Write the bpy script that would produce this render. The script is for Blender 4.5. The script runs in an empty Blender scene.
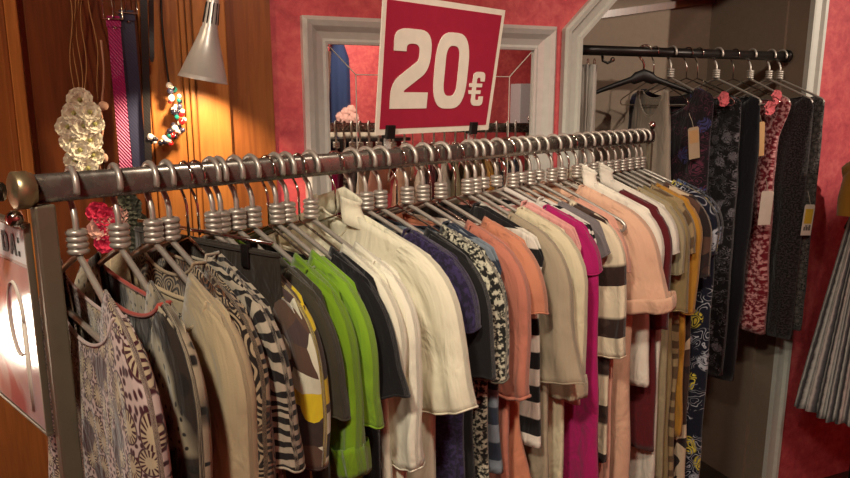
import bpy, bmesh, math, random
from mathutils import Vector, Matrix, noise
random.seed(7)
sc = bpy.context.scene
PI = math.pi

# ------------------------------------------------------------------ camera
F = 700.0; PITCH = math.atan(140/700); CP, SP = math.cos(PITCH), math.sin(PITCH)
EYE = 1.80
cd = bpy.data.cameras.new('camera'); cam = bpy.data.objects.new('camera', cd)
sc.collection.objects.link(cam); sc.camera = cam
cd.sensor_fit = 'HORIZONTAL'; cd.sensor_width = 36; cd.lens = 36*F/850; cd.clip_start = .02
cam.location = (0, 0, EYE); cam.rotation_euler = (PI/2 - PITCH, 0, 0)

def ray(px, py):
    a = (px-425)/F; b = (239-py)/F
    return Vector((a, CP + b*SP, b*CP - SP))
# directions of the place: W runs along the back wall, N into the wall; D runs along the clothes rail, T across it towards the shopper
WA = math.radians(67.5)
Wd = Vector((math.sin(WA), math.cos(WA), 0)); Nd = Vector((-Wd.y, Wd.x, 0)); P0 = Vector((0, 2.3, 0))
def WP(u, v, z):                        # room point: u along back wall, v out from it
    p = P0 + Wd*u - Nd*v; p.z = z; return p
def at_wall(px, py, v=0.0):             # where the sight line meets the plane v
    r = ray(px, py); o = Vector((0, 0, EYE)); q = P0 - Nd*v
    t = (Vector((q.x, q.y, 0)) - Vector((0, 0, 0))).dot(Nd) / Vector((r.x, r.y, 0)).dot(Nd)
    p = o + r*t
    return (p - P0).dot(Wd), p.z
_r = ray(72, 186); _Y0 = .93; _X0 = _r.x/_r.y*_Y0; RZ = EYE + _r.z/_r.y*_Y0
DA = math.atan(665/700*CP); Dd = Vector((math.sin(DA), math.cos(DA), 0)); Td = Vector((Dd.y, -Dd.x, 0))
_k = ray(20, 186); _k = _k.x/_k.y; _m = (_k*_Y0-_X0)/(Dd.x-_k*Dd.y)
A0 = Vector((_X0+Dd.x*_m, _Y0+Dd.y*_m, RZ))
def RP(s, t=0, z=0): return A0 + Dd*s + Td*t + Vector((0, 0, z))
def s_of(px):
    k = (px-425)/F; lo, hi = -.2, 4.
    for _ in range(40):
        m = (lo+hi)/2; p = RP(m); d = p.y*CP - (p.z-EYE)*SP
        if p.x/d < k: lo = m
        else: hi = m
    return lo

# ------------------------------------------------------------------ light, exposure
sc.view_settings.view_transform = 'Standard'; sc.view_settings.look = 'None'
sc.view_settings.exposure = 0.0; sc.view_settings.gamma = 1; sc.view_settings.use_curve_mapping = False
wd = bpy.data.worlds.new('world'); sc.world = wd; wd.use_nodes = True
wd.node_tree.nodes['Background'].inputs[0].default_value = (1, .78, .58, 1)
wd.node_tree.nodes['Background'].inputs[1].default_value = 0.05
def spot(name, loc, target, power, col=(1, .80, .58), size=.05, ang=70, blend=.6):
    l = bpy.data.lights.new(name, 'SPOT'); l.energy = power; l.color = col; l.shadow_soft_size = size
    l.spot_size = math.radians(ang); l.spot_blend = blend
    o = bpy.data.objects.new(name, l); sc.collection.objects.link(o); o.location = loc
    o.rotation_euler = (Vector(target)-Vector(loc)).to_track_quat('-Z', 'Y').to_euler(); return o
def area(name, loc, target, power, size, col=(1, .82, .62)):
    l = bpy.data.lights.new(name, 'AREA'); l.energy = power; l.color = col; l.shape = 'DISK'; l.size = size
    o = bpy.data.objects.new(name, l); sc.collection.objects.link(o); o.location = loc
    o.rotation_euler = (Vector(target)-Vector(loc)).to_track_quat('-Z', 'Y').to_euler(); return o
CEIL = 2.95; VFAR = 4.3
spot('ceiling_and_fill_spot', (-.45, -.35, CEIL-.1), (.0, 1.25, 1.1), 108, col=(1, .88, .70), size=.10, ang=64, blend=.8)
spot('ceiling_and_fill_spot', (.55, .1, CEIL-.1), (.55, 1.75, 1.1), 80, col=(1, .88, .70), size=.09, ang=62, blend=.8)
spot('ceiling_and_fill_spot', WP(3.05, 2.9, 2.72), WP(1.85, 0, 2.02), 330, col=(1, .86, .70), ang=26, size=.035, blend=.5)
spot('ceiling_and_fill_spot', WP(.85, 1.5, CEIL-.1), WP(1.05, -.5, 1.75), 42, col=(1, .86, .70), ang=56, size=.05, blend=.6)  # fill spot added to brighten the inside of the niche
spot('ceiling_and_fill_spot', (-1.35, .75, CEIL-.1), WP(-.85, 0, 1.75), 40, col=(1, .76, .5), ang=70)
spot('ceiling_and_fill_spot', (-.1, .7, CEIL-.1), WP(.1, 0, 2.1), 40, col=(1, .86, .70), ang=74)
area('far_wall_fill_light', WP(.9, 3.0, CEIL-.1), WP(.9, VFAR, 1.6), 45, .3)  # added fill light, brightens the far wall that the mirror reflects

# ------------------------------------------------------------------ material helpers
class NT:
    def __init__(s, name):
        s.m = bpy.data.materials.new(name); s.m.use_nodes = True; s.t = s.m.node_tree
        s.b = s.t.nodes['Principled BSDF']; s._uv = None
    def add(s, ty, ins=None, **props):
        n = s.t.nodes.new('ShaderNode'+ty)
        for k, v in props.items(): setattr(n, k, v)
        for k, v in (ins or {}).items(): s.put(n.inputs[k], v)
        return n
    def put(s, sock, v):
        if isinstance(v, bpy.types.NodeSocket): s.t.links.new(v, sock)
        else:
            if sock.type == 'RGBA' and len(v) == 3: v = (*v, 1)
            sock.default_value = v
    def math(s, op, a, b=0., c=0.):
        return s.add('Math', {0: a, 1: b, 2: c}, operation=op).outputs[0]
    def mix(s, f, a, b, bt='MIX'):
        n = s.t.nodes.new('ShaderNodeMix'); n.data_type = 'RGBA'; n.blend_type = bt
        s.put(n.inputs[0], f); s.put(n.inputs[6], a); s.put(n.inputs[7], b); return n.outputs[2]
    def ramp(s, f, stops, interp='LINEAR'):
        n = s.t.nodes.new('ShaderNodeValToRGB'); cr = n.color_ramp; cr.interpolation = interp
        while len(cr.elements) < len(stops): cr.elements.new(.5)
        for e, (p, c) in zip(cr.elements, stops): e.position = p; e.color = (*c, 1) if len(c) == 3 else c
        s.put(n.inputs[0], f); return n.outputs[0]
    def uv(s, sc_=(1, 1, 1), kind='UV', off=(0, 0, 0)):
        c = s.add('TexCoord').outputs[kind]
        return s.add('Mapping', {'Vector': c, 'Scale': sc_, 'Location': off}).outputs[0]
    def noise(s, vec, scale, detail=2, rough=.5, dist=0):
        return s.add('TexNoise', {'Vector': vec, 'Scale': scale, 'Detail': detail, 'Roughness': rough, 'Distortion': dist}).outputs[0]
    def vor(s, vec, scale, rnd=1., feature='F1', dim='2D'):
        return s.add('TexVoronoi', {'Vector': vec, 'Scale': scale, 'Randomness': rnd}, feature=feature, voronoi_dimensions=dim)
    def bump(s, h, strength=.3, dist=.002):
        s.put(s.b.inputs['Normal'], s.add('Bump', {'Height': h, 'Strength': strength, 'Distance': dist}).outputs[0])
    def step(s, a, e, w=.03):
        n = s.t.nodes.new('ShaderNodeMapRange'); s.put(n.inputs[0], a)
        n.inputs[1].default_value = e-w; n.inputs[2].default_value = e+w; return n.outputs[0]
    def done(s, col=None, rough=.6, metal=0, **kw):
        if col is not None: s.put(s.b.inputs['Base Color'], col)
        s.put(s.b.inputs['Roughness'], rough); s.b.inputs['Metallic'].default_value = metal
        for k, v in kw.items(): s.put(s.b.inputs[k.replace('_', ' ')], v)
        return s.m
def srgb(*c):
    return tuple(((x/255+.055)/1.055)**2.4 if x > 10 else x/255/12.92 for x in c)
def simple(name, col, rough=.5, metal=0, **kw):
    n = NT(name); v = n.uv(kind='Object'); f = n.noise(v, 40, 3)
    c = n.mix(f, tuple(x*.88 for x in col), tuple(min(1, x*1.1) for x in col))
    return n.done(c, rough, metal, **kw)

def cloth_mat(name, kind, cols, rough=.85, scale=1., sheer=0., weave=.25):
    n = NT(name); c = [srgb(*x) for x in cols]; v = n.uv(); sx = scale
    wob = n.noise(v, 30, 3)
    dv = n.add('VectorMath', {0: v, 1: n.add('VectorMath', {0: n.add('TexNoise', {'Vector': v, 'Scale': 14*sx, 'Detail': 2}).outputs[1], 1: (.03/sx, .03/sx, 0)}, operation='MULTIPLY').outputs[0]}, operation='ADD').outputs[0]
    if kind == 'plain':
        col = n.mix(wob, tuple(x*.9 for x in c[0]), tuple(min(1, x*1.06) for x in c[0]))
    elif kind == 'crochet':                       # medallions with spokes and a pierced ground
        S = 15*sx; vo = n.vor(v, S, .7); d = vo.outputs['Distance']
        sv = n.add('VectorMath', {0: v, 1: (S, S, S)}, operation='MULTIPLY').outputs[0]
        pv = n.add('VectorMath', {0: vo.outputs['Position'], 1: (1, 1, 1)}, operation='MULTIPLY').outputs[0]
        # Position output is in texture space divided by scale
        df = n.add('VectorMath', {0: v, 1: pv}, operation='SUBTRACT').outputs[0]
        sp = n.add('SeparateXYZ', {0: df})
        an = n.math('ARCTAN2', sp.outputs[1], sp.outputs[0])
        spk = n.step(n.math('SINE', n.math('MULTIPLY', an, 15.)), .1, .25)
        inner = n.math('MULTIPLY', n.step(d, .2, .02), n.math('SUBTRACT', 1., n.step(d, .42, .02)))
        ring = n.step(n.math('ABSOLUTE', n.math('SUBTRACT', d, .45)), .03, .015)
        spots = n.math('SUBTRACT', 1., n.step(n.vor(dv, S*4, .8).outputs['Distance'], .33, .08))
        ground = n.mix(spots, c[0], c[1])
        med = n.mix(n.math('MULTIPLY', spk, inner), c[0] if len(c) < 3 else c[2], c[1])
        col = n.mix(n.step(d, .45, .01), med, ground)
        col = n.mix(ring, c[1], col)
        big = n.step(n.noise(v, 6*sx, 1), .62, .02)
        col = n.mix(big, col, n.mix(n.noise(dv, 60, 2), tuple(x*.6 for x in c[-1]), c[1]) if len(c) > 3 else col)
    elif kind == 'spots':
        d = n.vor(dv, 60*sx, .7).outputs['Distance']
        patch = n.step(n.noise(v, 9*sx, 2), .5, .03)
        a = n.mix(n.step(d, .35, .05), c[1], c[0])
        b = n.mix(n.step(d, .16, .04), c[1], c[2])
        col = n.mix(patch, a, b)
    elif kind == 'scroll':                        # thin light contour lines, paisley like
        d = n.vor(dv, 16*sx, .9).outputs['Distance']
        f = n.math('SINE', n.math('MULTIPLY', n.math('ADD', d, n.math('MULTIPLY', n.noise(dv, 10*sx, 1), .8)), 42.))
        col = n.mix(n.step(f, .15, .25), c[0], c[1])
        if len(c) > 2: col = n.mix(n.step(n.noise(v, 12*sx, 1), .58, .02), col, n.mix(n.step(f, -.2, .3), c[2], c[0]))
    elif kind == 'zebra':
        w = n.add('TexWave', {'Vector': dv, 'Scale': 13*sx, 'Distortion': 5., 'Detail': 1., 'Detail Scale': 1.2}, bands_direction='Y').outputs[1]
        col = n.mix(n.step(w, .5, .06), c[0], c[1])
    elif kind == 'patches':
        r = n.add('SeparateColor', {0: n.vor(dv, 22*sx, 1.).outputs['Color']}).outputs[0]
        k = len(c); col = n.ramp(r, [(i/k, c[i]) for i in range(k)], 'CONSTANT')
    elif kind == 'speckle':
        col = n.mix(n.step(n.noise(v, 130*sx, 3, .6), .52, .04), c[0], c[1])
        if len(c) > 2: col = n.mix(n.step(n.noise(v, 40*sx, 1), .62, .02), col, c[2])
    elif kind == 'stripes':                       # across the garment; c[0], c[1] alternate
        s_ = n.math('FRACT', n.math('MULTIPLY', n.add('SeparateXYZ', {0: v}).outputs[1], 14*sx))
        col = n.mix(n.step(s_, .5, .02), c[0], c[1])
    elif kind == 'bands':
        s_ = n.math('FRACT', n.math('MULTIPLY', n.add('SeparateXYZ', {0: v}).outputs[1], 11*sx))
        col = n.mix(n.step(s_, .62, .03), c[0], n.mix(n.step(n.noise(v, 25, 1), .56, .03), c[1], c[2]))
    elif kind == 'pleats':
        s_ = n.math('FRACT', n.math('MULTIPLY', n.add('SeparateXYZ', {0: v}).outputs[0], 40*sx))
        col = n.ramp(n.math('ADD', s_, n.math('MULTIPLY', n.noise(v, 30, 2), .25)), [(0, c[0]), (.35, c[1]), (.5, c[2]), (.8, c[0]), (1, c[1])])
    elif kind == 'floral':                        # dark ground, scattered blossoms with light outlines
        vo = n.vor(dv, 13*sx, 1.); d = vo.outputs['Distance']
        r = n.add('SeparateColor', {0: vo.outputs['Color']}).outputs[0]
        f = n.math('SINE', n.math('MULTIPLY', n.noise(dv, 26*sx, 1), 60.))
        flower = n.math('MULTIPLY', n.math('SUBTRACT', 1., n.step(d, .38, .03)), n.step(r, .45, .01))
        pick = n.ramp(r, [(0, c[1]), (.6, c[2 % len(c)]), (.8, c[-1])], 'CONSTANT')
        pet = n.mix(n.step(f, .1, .2), pick, c[0])
        col = n.mix(flower, c[0], pet)
        line = n.math('MULTIPLY', n.step(f, .82, .05), n.step(n.noise(v, 18*sx, 1), .5, .05))
        col = n.mix(line, col, c[1])
    h = n.math('ADD', n.noise(v, 700, 1), n.math('MULTIPLY', n.noise(v, 60, 3), 1.5))
    cr = n.noise(n.uv((1, .38, 1)), 22, 3, .55, .8)
    b0 = n.add('Bump', {'Height': cr, 'Strength': .55, 'Distance': .022}).outputs[0]
    n.put(n.b.inputs['Normal'], n.add('Bump', {'Height': h, 'Strength': weave, 'Distance': .0012, 'Normal': b0}).outputs[0])
    kw = dict(Sheen_Weight=.25, Sheen_Roughness=.5)
    if sheer: kw['Alpha'] = 1-sheer
    kw['Specular_IOR_Level'] = .2
    return n.done(col, rough, 0, **kw)

def wall_red(name):
    n = NT(name); v = n.uv(kind='Object')
    a = n.noise(v, 5, 5, .6, .6); b = n.noise(v, 28, 4, .65, .3)
    f = n.math('ADD', n.math('MULTIPLY', a, .4), n.math('MULTIPLY', b, .6))
    col = n.ramp(f, [(.3, srgb(168, 58, 72)), (.5, srgb(200, 84, 90)), (.68, srgb(220, 112, 108))])
    n.bump(b, .35, .004); return n.done(col, .55, 0, Specular_IOR_Level=.35)
def wood(name, dark, light, rough=.32):
    n = NT(name); v = n.uv((9, 9, .8), 'Object'); g = n.noise(v, 3, 6, .62, 1.2)
    g2 = n.noise(n.uv((70, 70, 2.5), 'Object'), 2, 3, .6)
    f = n.math('ADD', n.math('MULTIPLY', g, .72), n.math('MULTIPLY', g2, .28))
    col = n.ramp(f, [(.32, srgb(*dark)), (.68, srgb(*light))]); n.bump(g2, .12, .001)
    return n.done(col, rough, 0, Coat_Weight=.3, Coat_Roughness=.2)
MT = {}
MT['wall'] = wall_red('red_plaster')
MT['wood_dark'] = wood('dark_wood', (82, 42, 22), (118, 64, 32))
MT['wood_mid'] = wood('mid_wood', (112, 62, 32), (150, 90, 44))
MT['wood_lit'] = wood('lit_honey_wood', (140, 82, 38), (188, 122, 62))  # honey tone puts lamplight on the panelling into the wood colour
MT['niche'] = simple('taupe_plaster', srgb(128, 112, 96), .8)
MT['ceiling'] = simple('ceiling_white', srgb(190, 178, 160), .9)
MT['floor'] = wood('floor_wood', (44, 36, 30), (70, 60, 52), .4)
MT['silver_frame'] = simple('silver_leaf', srgb(206, 206, 200), .34, .25)
MT['door_frame'] = simple('grey_green_paint', srgb(194, 196, 186), .42)
MT['alu'] = simple('brushed_aluminium', srgb(196, 190, 180), .38, .6)
MT['chrome'] = simple('chrome', srgb(205, 200, 192), .12, 1)
def _rail():
    n = NT('worn_chrome'); v = n.uv(kind='Object'); f = n.noise(v, 60, 4)
    return n.done(n.mix(f, srgb(120, 114, 108), srgb(158, 150, 142)), n.math('MULTIPLY_ADD', f, .25, .14), .8)
MT['rail'] = _rail()
MT['post'] = simple('olive_grey_metal', srgb(128, 122, 104), .45, .6)
MT['brass'] = simple('aged_brass', srgb(176, 160, 124), .35, .8)
MT['gold'] = simple('gold_wire', srgb(214, 180, 96), .28, .9)
MT['black'] = simple('black_plastic', srgb(20, 18, 18), .45)
MT['black_metal'] = simple('black_metal', srgb(40, 35, 33), .35, .4)
MT['white_plastic'] = simple('pale_plastic', srgb(205, 198, 190), .3)
MT['mirror'] = NT('mirror_glass').done((.86, .86, .85), .015, 1)
MT['groove'] = simple('mirror_groove', srgb(205, 200, 190), .3, .2)
MT['sign_red'] = simple('sign_crimson', srgb(166, 34, 62), .55)
MT['sign_white'] = simple('sign_white', srgb(236, 228, 212), .6)
MT['clear'] = NT('clear_acrylic').done((.95, .95, .92), .06, 0, Transmission_Weight=.7, IOR=1.35, Alpha=.75)
MT['letter'] = simple('letter_black', srgb(26, 24, 22), .6)
MT['card_tan'] = simple('kraft_card', srgb(190, 150, 102), .8)
MT['card_beige'] = simple('beige_card', srgb(176, 156, 128), .8)
MT['card_white'] = simple('white_card', srgb(226, 216, 200), .8)
MT['card_yellow'] = simple('yellow_card', srgb(222, 186, 60), .8)
MT['thread'] = simple('tag_thread', srgb(200, 190, 170), .9)

# ------------------------------------------------------------------ mesh helpers
COL = sc.collection
def link(name, verts, faces, mat, parent=None, uvs=None, smooth=True, loc=None):
    me = bpy.data.meshes.new(name); me.from_pydata([tuple(v) for v in verts], [], faces)
    if uvs:
        l = me.uv_layers.new(name='UVMap')
        for lp in me.loops: l.data[lp.index].uv = uvs[lp.vertex_index]
    if smooth: me.polygons.foreach_set('use_smooth', [True]*len(me.polygons))
    me.materials.append(mat); me.update()
    o = bpy.data.objects.new(name, me); COL.objects.link(o)
    if parent: o.parent = parent
    if loc is not None: o.location = loc
    return o
class MB:
    def __init__(s): s.v = []; s.f = []
    def add(s, v, f):
        k = len(s.v); s.v += [Vector(x) for x in v]; s.f += [tuple(i+k for i in q) for q in f]
    def box(s, c, d, M=None):
        M = M or Matrix.Identity(3); c = Vector(c)
        vs = [c + M @ Vector((d[0]/2*a, d[1]/2*b, d[2]/2*e)) for a in (-1, 1) for b in (-1, 1) for e in (-1, 1)]
        s.add(vs, [(0, 1, 3, 2), (4, 6, 7, 5), (0, 4, 5, 1), (2, 3, 7, 6), (0, 2, 6, 4), (1, 5, 7, 3)])
    def prism(s, pts, ext):                 # polygon (3-D points) pushed along ext
        n = len(pts); e = Vector(ext)
        s.add([Vector(p) for p in pts]+[Vector(p)+e for p in pts],
              [tuple(range(n))[::-1], tuple(range(n, 2*n))]+[(i, (i+1) % n, n+(i+1) % n, n+i) for i in range(n)])
    def tube(s, pts, r, seg=8, closed=False, cap=True, flat=1.):
        pts = [Vector(p) for p in pts]; n = len(pts); rr = r if isinstance(r, (list, tuple)) else [r]*n
        prev = None; vs = []
        for i, p in enumerate(pts):
            a = pts[i-1] if (i > 0 or closed) else p; b = pts[(i+1) % n] if (i < n-1 or closed) else p
            t = (b-a).normalized()
            if prev is None: x = t.orthogonal().normalized()
            else:
                x = (prev - t*prev.dot(t))
                x = x.normalized() if x.length > 1e-6 else t.orthogonal().normalized()
            prev = x; y = t.cross(x)
            for k in range(seg):
                q = 2*PI*k/seg; vs.append(p + x*rr[i]*math.cos(q) + y*rr[i]*flat*math.sin(q))
        fs = []
        for i in range(n if closed else n-1):
            j = (i+1) % n
            for k in range(seg): fs.append((i*seg+k, i*seg+(k+1) % seg, j*seg+(k+1) % seg, j*seg+k))
        if cap and not closed: fs += [tuple(range(seg))[::-1], tuple((n-1)*seg+k for k in range(seg))]
        s.add(vs, fs)
    def lathe(s, prof, seg=24, M=None, o=(0, 0, 0)):      # prof (r, z)
        M = M or Matrix.Identity(3); o = Vector(o)
        vs = [o + M @ Vector((r*math.cos(2*PI*k/seg), r*math.sin(2*PI*k/seg), z)) for r, z in prof for k in range(seg)]
        fs = [(i*seg+k, i*seg+(k+1) % seg, (i+1)*seg+(k+1) % seg, (i+1)*seg+k) for i in range(len(prof)-1) for k in range(seg)]
        s.add(vs, fs)
    def ball(s, c, r, seg=10, rings=7, sq=(1, 1, 1)):
        c = Vector(c); pr = [(math.sin(PI*i/rings)*r, -math.cos(PI*i/rings)*r) for i in range(rings+1)]
        s.add([c + Vector((q*math.cos(2*PI*k/seg)*sq[0], q*math.sin(2*PI*k/seg)*sq[1], z*sq[2])) for q, z in pr for k in range(seg)],
              [(i*seg+k, i*seg+(k+1) % seg, (i+1)*seg+(k+1) % seg, (i+1)*seg+k) for i in range(rings) for k in range(seg)])
    def out(s, name, mat, parent=None, smooth=False, bevel=0, loc=None, weld=False):
        o = link(name, s.v, s.f, mat, parent, None, smooth, loc)
        bm = bmesh.new(); bm.from_mesh(o.data)
        if weld: bmesh.ops.remove_doubles(bm, verts=bm.verts, dist=1e-6)
        bmesh.ops.recalc_face_normals(bm, faces=bm.faces); bm.to_mesh(o.data); bm.free()
        if bevel:
            b = o.modifiers.new('bevel', 'BEVEL'); b.width = bevel; b.segments = 2; b.limit_method = 'ANGLE'
        return o
def empty(name, loc, rz=0):
    o = bpy.data.objects.new(name, None); COL.objects.link(o); o.location = loc; o.rotation_euler.z = rz
    o.empty_display_size = .05; return o
def tag(o, label=None, cat=None, group=None, kind=None):
    if label: o['label'] = label
    if cat: o['category'] = cat
    if group: o['group'] = group
    if kind: o['kind'] = kind
    return o
def wbox(mb, u0, u1, v0, v1, z0, z1):       # box in wall coordinates
    mb.prism([WP(u0, v0, z0), WP(u1, v0, z0), WP(u1, v0, z1), WP(u0, v0, z1)], -Nd*(v1-v0))
RWZ = math.atan2(Wd.y, Wd.x)                # heading of the wall direction
RDZ = math.atan2(Td.y, Td.x)                # heading of hangers on the front rail

# ------------------------------------------------------------------ room shell
UL, UR, VF = -2.3, 3.6, 4.3
oL = at_wall(561, 60)[0]; oLi = at_wall(579, 60)[0]
oR = at_wall(815, 90)[0]; oRi = at_wall(799, 90)[0]
zc = at_wall(578, 39)[1]                    # inner chamfer start
CH = .42                                    # chamfer size
zt = zc + CH
FW = oLi - oL
m = MB(); wbox(m, UL, oL+.01, -.10, 0, 0, CEIL); wbox(m, oR-.01, UR, -.10, 0, 0, CEIL); wbox(m, oL+.01, oR-.01, -.10, 0, zt+.02, CEIL)
m.prism([WP(oL+.01, 0, zt+.02), WP(oL+.01, 0, zc-.02), WP(oL+.03, 0, zc-.02), WP(oLi+CH, 0, zt+.02)], Nd*.10)
tag(m.out('wall_back', MT['wall']), kind='structure')
for nm, a, b in (('wall_left', (UL-.1, UL), (-.1, VF)), ('wall_right', (UR, UR+.1), (-.1, VF)), ('wall_front', (UL-.1, UR+.1), (VF, VF+.1))):
    m = MB(); wbox(m, a[0], a[1], b[0], b[1], 0, CEIL); tag(m.out(nm, MT['wall']), kind='structure')
m = MB(); wbox(m, UL-.1, UR+.1, -1., VF+.1, -.1, 0); tag(m.out('floor', MT['floor']), kind='structure')
m = MB(); wbox(m, UL-.1, UR+.1, -1., VF+.1, CEIL, CEIL+.1); tag(m.out('ceiling', MT['ceiling']), kind='structure')
# changing niche behind the opening
ND = .52
m = MB(); wbox(m, oLi-.35, oRi+.06, -ND-.05, -ND, 0, CEIL); tag(m.out('wall_niche_back', MT['niche']), kind='structure')
m = MB(); wbox(m, oRi+.005, oRi+.055, -ND, -.10, 0, CEIL); tag(m.out('wall_niche_right', MT['niche']), kind='structure')
m = MB(); wbox(m, oLi-.35, oLi-.30, -ND, -.10, 0, CEIL); tag(m.out('wall_niche_left', MT['niche']), kind='structure')
# sloped dark batten across the niche's back wall
a = at_wall(596, 19, -ND+.012); b = at_wall(735, 0, -ND+.012)
m = MB(); du, dz = b[0]-a[0], b[1]-a[1]
m.prism([WP(a[0]-.1*du, -ND, a[1]-.1*dz), WP(b[0]+.05*du, -ND, b[1]+.05*dz), WP(b[0]+.05*du, -ND, b[1]+.05*dz+.03), WP(a[0]-.1*du, -ND, a[1]-.1*dz+.03)], -Nd*.02)
tag(m.out('trim_1', MT['wood_dark']), kind='structure')
# moulded frame of the opening
def frame_path(mb, pts, width, prof):      # pts wall (u,z) of OUTER edge, mitred inwards; prof list (fraction, height)
    n = len(pts); P = [Vector((p[0], p[1])) for p in pts]; ins = []
    for i in range(n):
        d0 = (P[i]-P[i-1]).normalized() if i > 0 else (P[1]-P[0]).normalized()
        d1 = (P[i+1]-P[i]).normalized() if i < n-1 else d0
        n0 = Vector((d0.y, -d0.x)); n1 = Vector((d1.y, -d1.x)); b = (n0+n1).normalized()
        ins.append(b/max(.3, b.dot(n0)))
    k = len(prof); vs = []
    for i in range(n):
        for fr, h in prof:
            q = P[i]+ins[i]*width*fr; vs.append(WP(q.x, h, q.y))
    fs = [(i*k+j, i*k+j+1, (i+1)*k+j+1, (i+1)*k+j) for i in range(n-1) for j in range(k-1)]
    mb.add(vs, fs)
PROF = [(0, 0), (0, .022), (.12, .030), (.3, .028), (.42, .016), (.75, .013), (.85, .020), (1, .020), (1, -.004)]
m = MB(); frame_path(m, [(oL, 0), (oL, zc+FW*.41), (oL+CH, zc+FW*.41+CH), (oR, zc+FW*.41+CH), (oR, 0)], FW, [(1.01, -.002), (1.01, -.11)])
tag(m.out('trim_13', MT['niche']), kind='structure')
m = MB(); zo = zc + FW*.41
frame_path(m, [(oL, 0), (oL, zo), (oL+CH, zo+CH), (oR, zo+CH), (oR, 0)], FW, PROF)
tag(m.out('trim_2', MT['door_frame'], weld=True), kind='structure')
# wooden panelling with mouldings (left)
wR = at_wall(272, 80)[0]; wS = at_wall(231, 120)[0]
m = MB(); wbox(m, UL, wS, 0.0, .022, 0, CEIL); tag(m.out('wall_panelling', MT['wood_mid']), kind='structure')
m = MB(); wbox(m, wS, wR, 0.0, .012, 0, CEIL); tag(m.out('trim_3', MT['wood_mid']), kind='structure')
def upright(x0, x1, v0, v1, mat, name, y=100):
    a = at_wall(x0, y, v1)[0]; b = at_wall(x1, y, v1)[0]; m = MB(); wbox(m, a, b, v0, v1, 0, CEIL)
    return tag(m.out(name, mat, bevel=.003), kind='structure')
upright(7, 14, .022, .036, MT['wood_mid'], 'trim_4'); upright(14, 27, .022, .042, MT['wood_lit'], 'trim_5')
upright(33, 139, .022, .030, MT['wood_dark'], 'trim_6')
upright(139, 144, .022, .036, MT['wood_dark'], 'trim_7'); upright(144, 150, .022, .040, MT['wood_lit'], 'trim_8')
upright(151, 184, .022, .032, MT['wood_lit'], 'trim_9')
upright(185, 190, .022, .040, MT['wood_lit'], 'trim_10'); upright(191, 196, .022, .038, MT['wood_lit'], 'trim_11')
upright(197, 230, .022, .031, MT['wood_lit'], 'trim_12')

# ------------------------------------------------------------------ mirror
u0, zT = at_wall(302, 15, .03); u1 = at_wall(556, 60, .03)[0]; zB = zT-1.15
mr = empty('wall_mirror', WP((u0+u1)/2, .02, zB), RWZ)
tag(mr, 'tall wall mirror in a wide silver moulded frame behind the price sign', 'mirror')
def lw(u, v, z): return (u-(u0+u1)/2, -(v-.02), z-zB)       # wall coords -> mirror local (x along wall, -y to room)
fw = .078
m = MB(); ring = [(u0, zB), (u0, zT), (u1, zT), (u1, zB)]
prof = [(0, 0), (0, .03), (.15, .042), (.35, .036), (.55, .022), (.8, .016), (.9, .02), (1, .018), (1, .004)]
vs = []; fs = []; k = len(prof)
for (uu, zz, su, sz) in ((u0, zB, 1, 1), (u0, zT, 1, -1), (u1, zT, -1, -1), (u1, zB, -1, 1)):
    for fr, h in prof: vs.append(lw(uu+su*fw*fr, h, zz+sz*fw*fr))
for i in range(4):
    for j in range(k-1):
        a, b = i*k+j, ((i+1) % 4)*k+j; fs.append((a, a+1, b+1, b))
m.add(vs, fs); m.out('frame', MT['silver_frame'], mr)
m = MB(); a = lw(u0+fw*.9, .004, zB+fw*.9); b = lw(u1-fw*.9, .008, zT-fw*.9)
m.box([(p+q)/2 for p, q in zip(a, b)], [abs(q-p) for p, q in zip(a, b)]); m.out('mirror_glass', MT['mirror'], mr)
m = MB(); gi = fw+.088; gu0, gu1, gz0, gz1 = u0+gi, u1-gi, zB+gi, zT-gi
def gl(p, q):
    P = Vector(lw(p[0], .0085, p[1])); Q = Vector(lw(q[0], .0085, q[1])); m.tube([P, Q], .0016, 5)
c4 = [(gu0, gz0), (gu0, gz1), (gu1, gz1), (gu1, gz0)]; o4 = [(u0+fw, zB+fw), (u0+fw, zT-fw), (u1-fw, zT-fw), (u1-fw, zB+fw)]
for i in range(4): gl(c4[i], c4[(i+1) % 4]); gl(c4[i], o4[i])
m.out('bevel_line', MT['groove'], mr)

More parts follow.
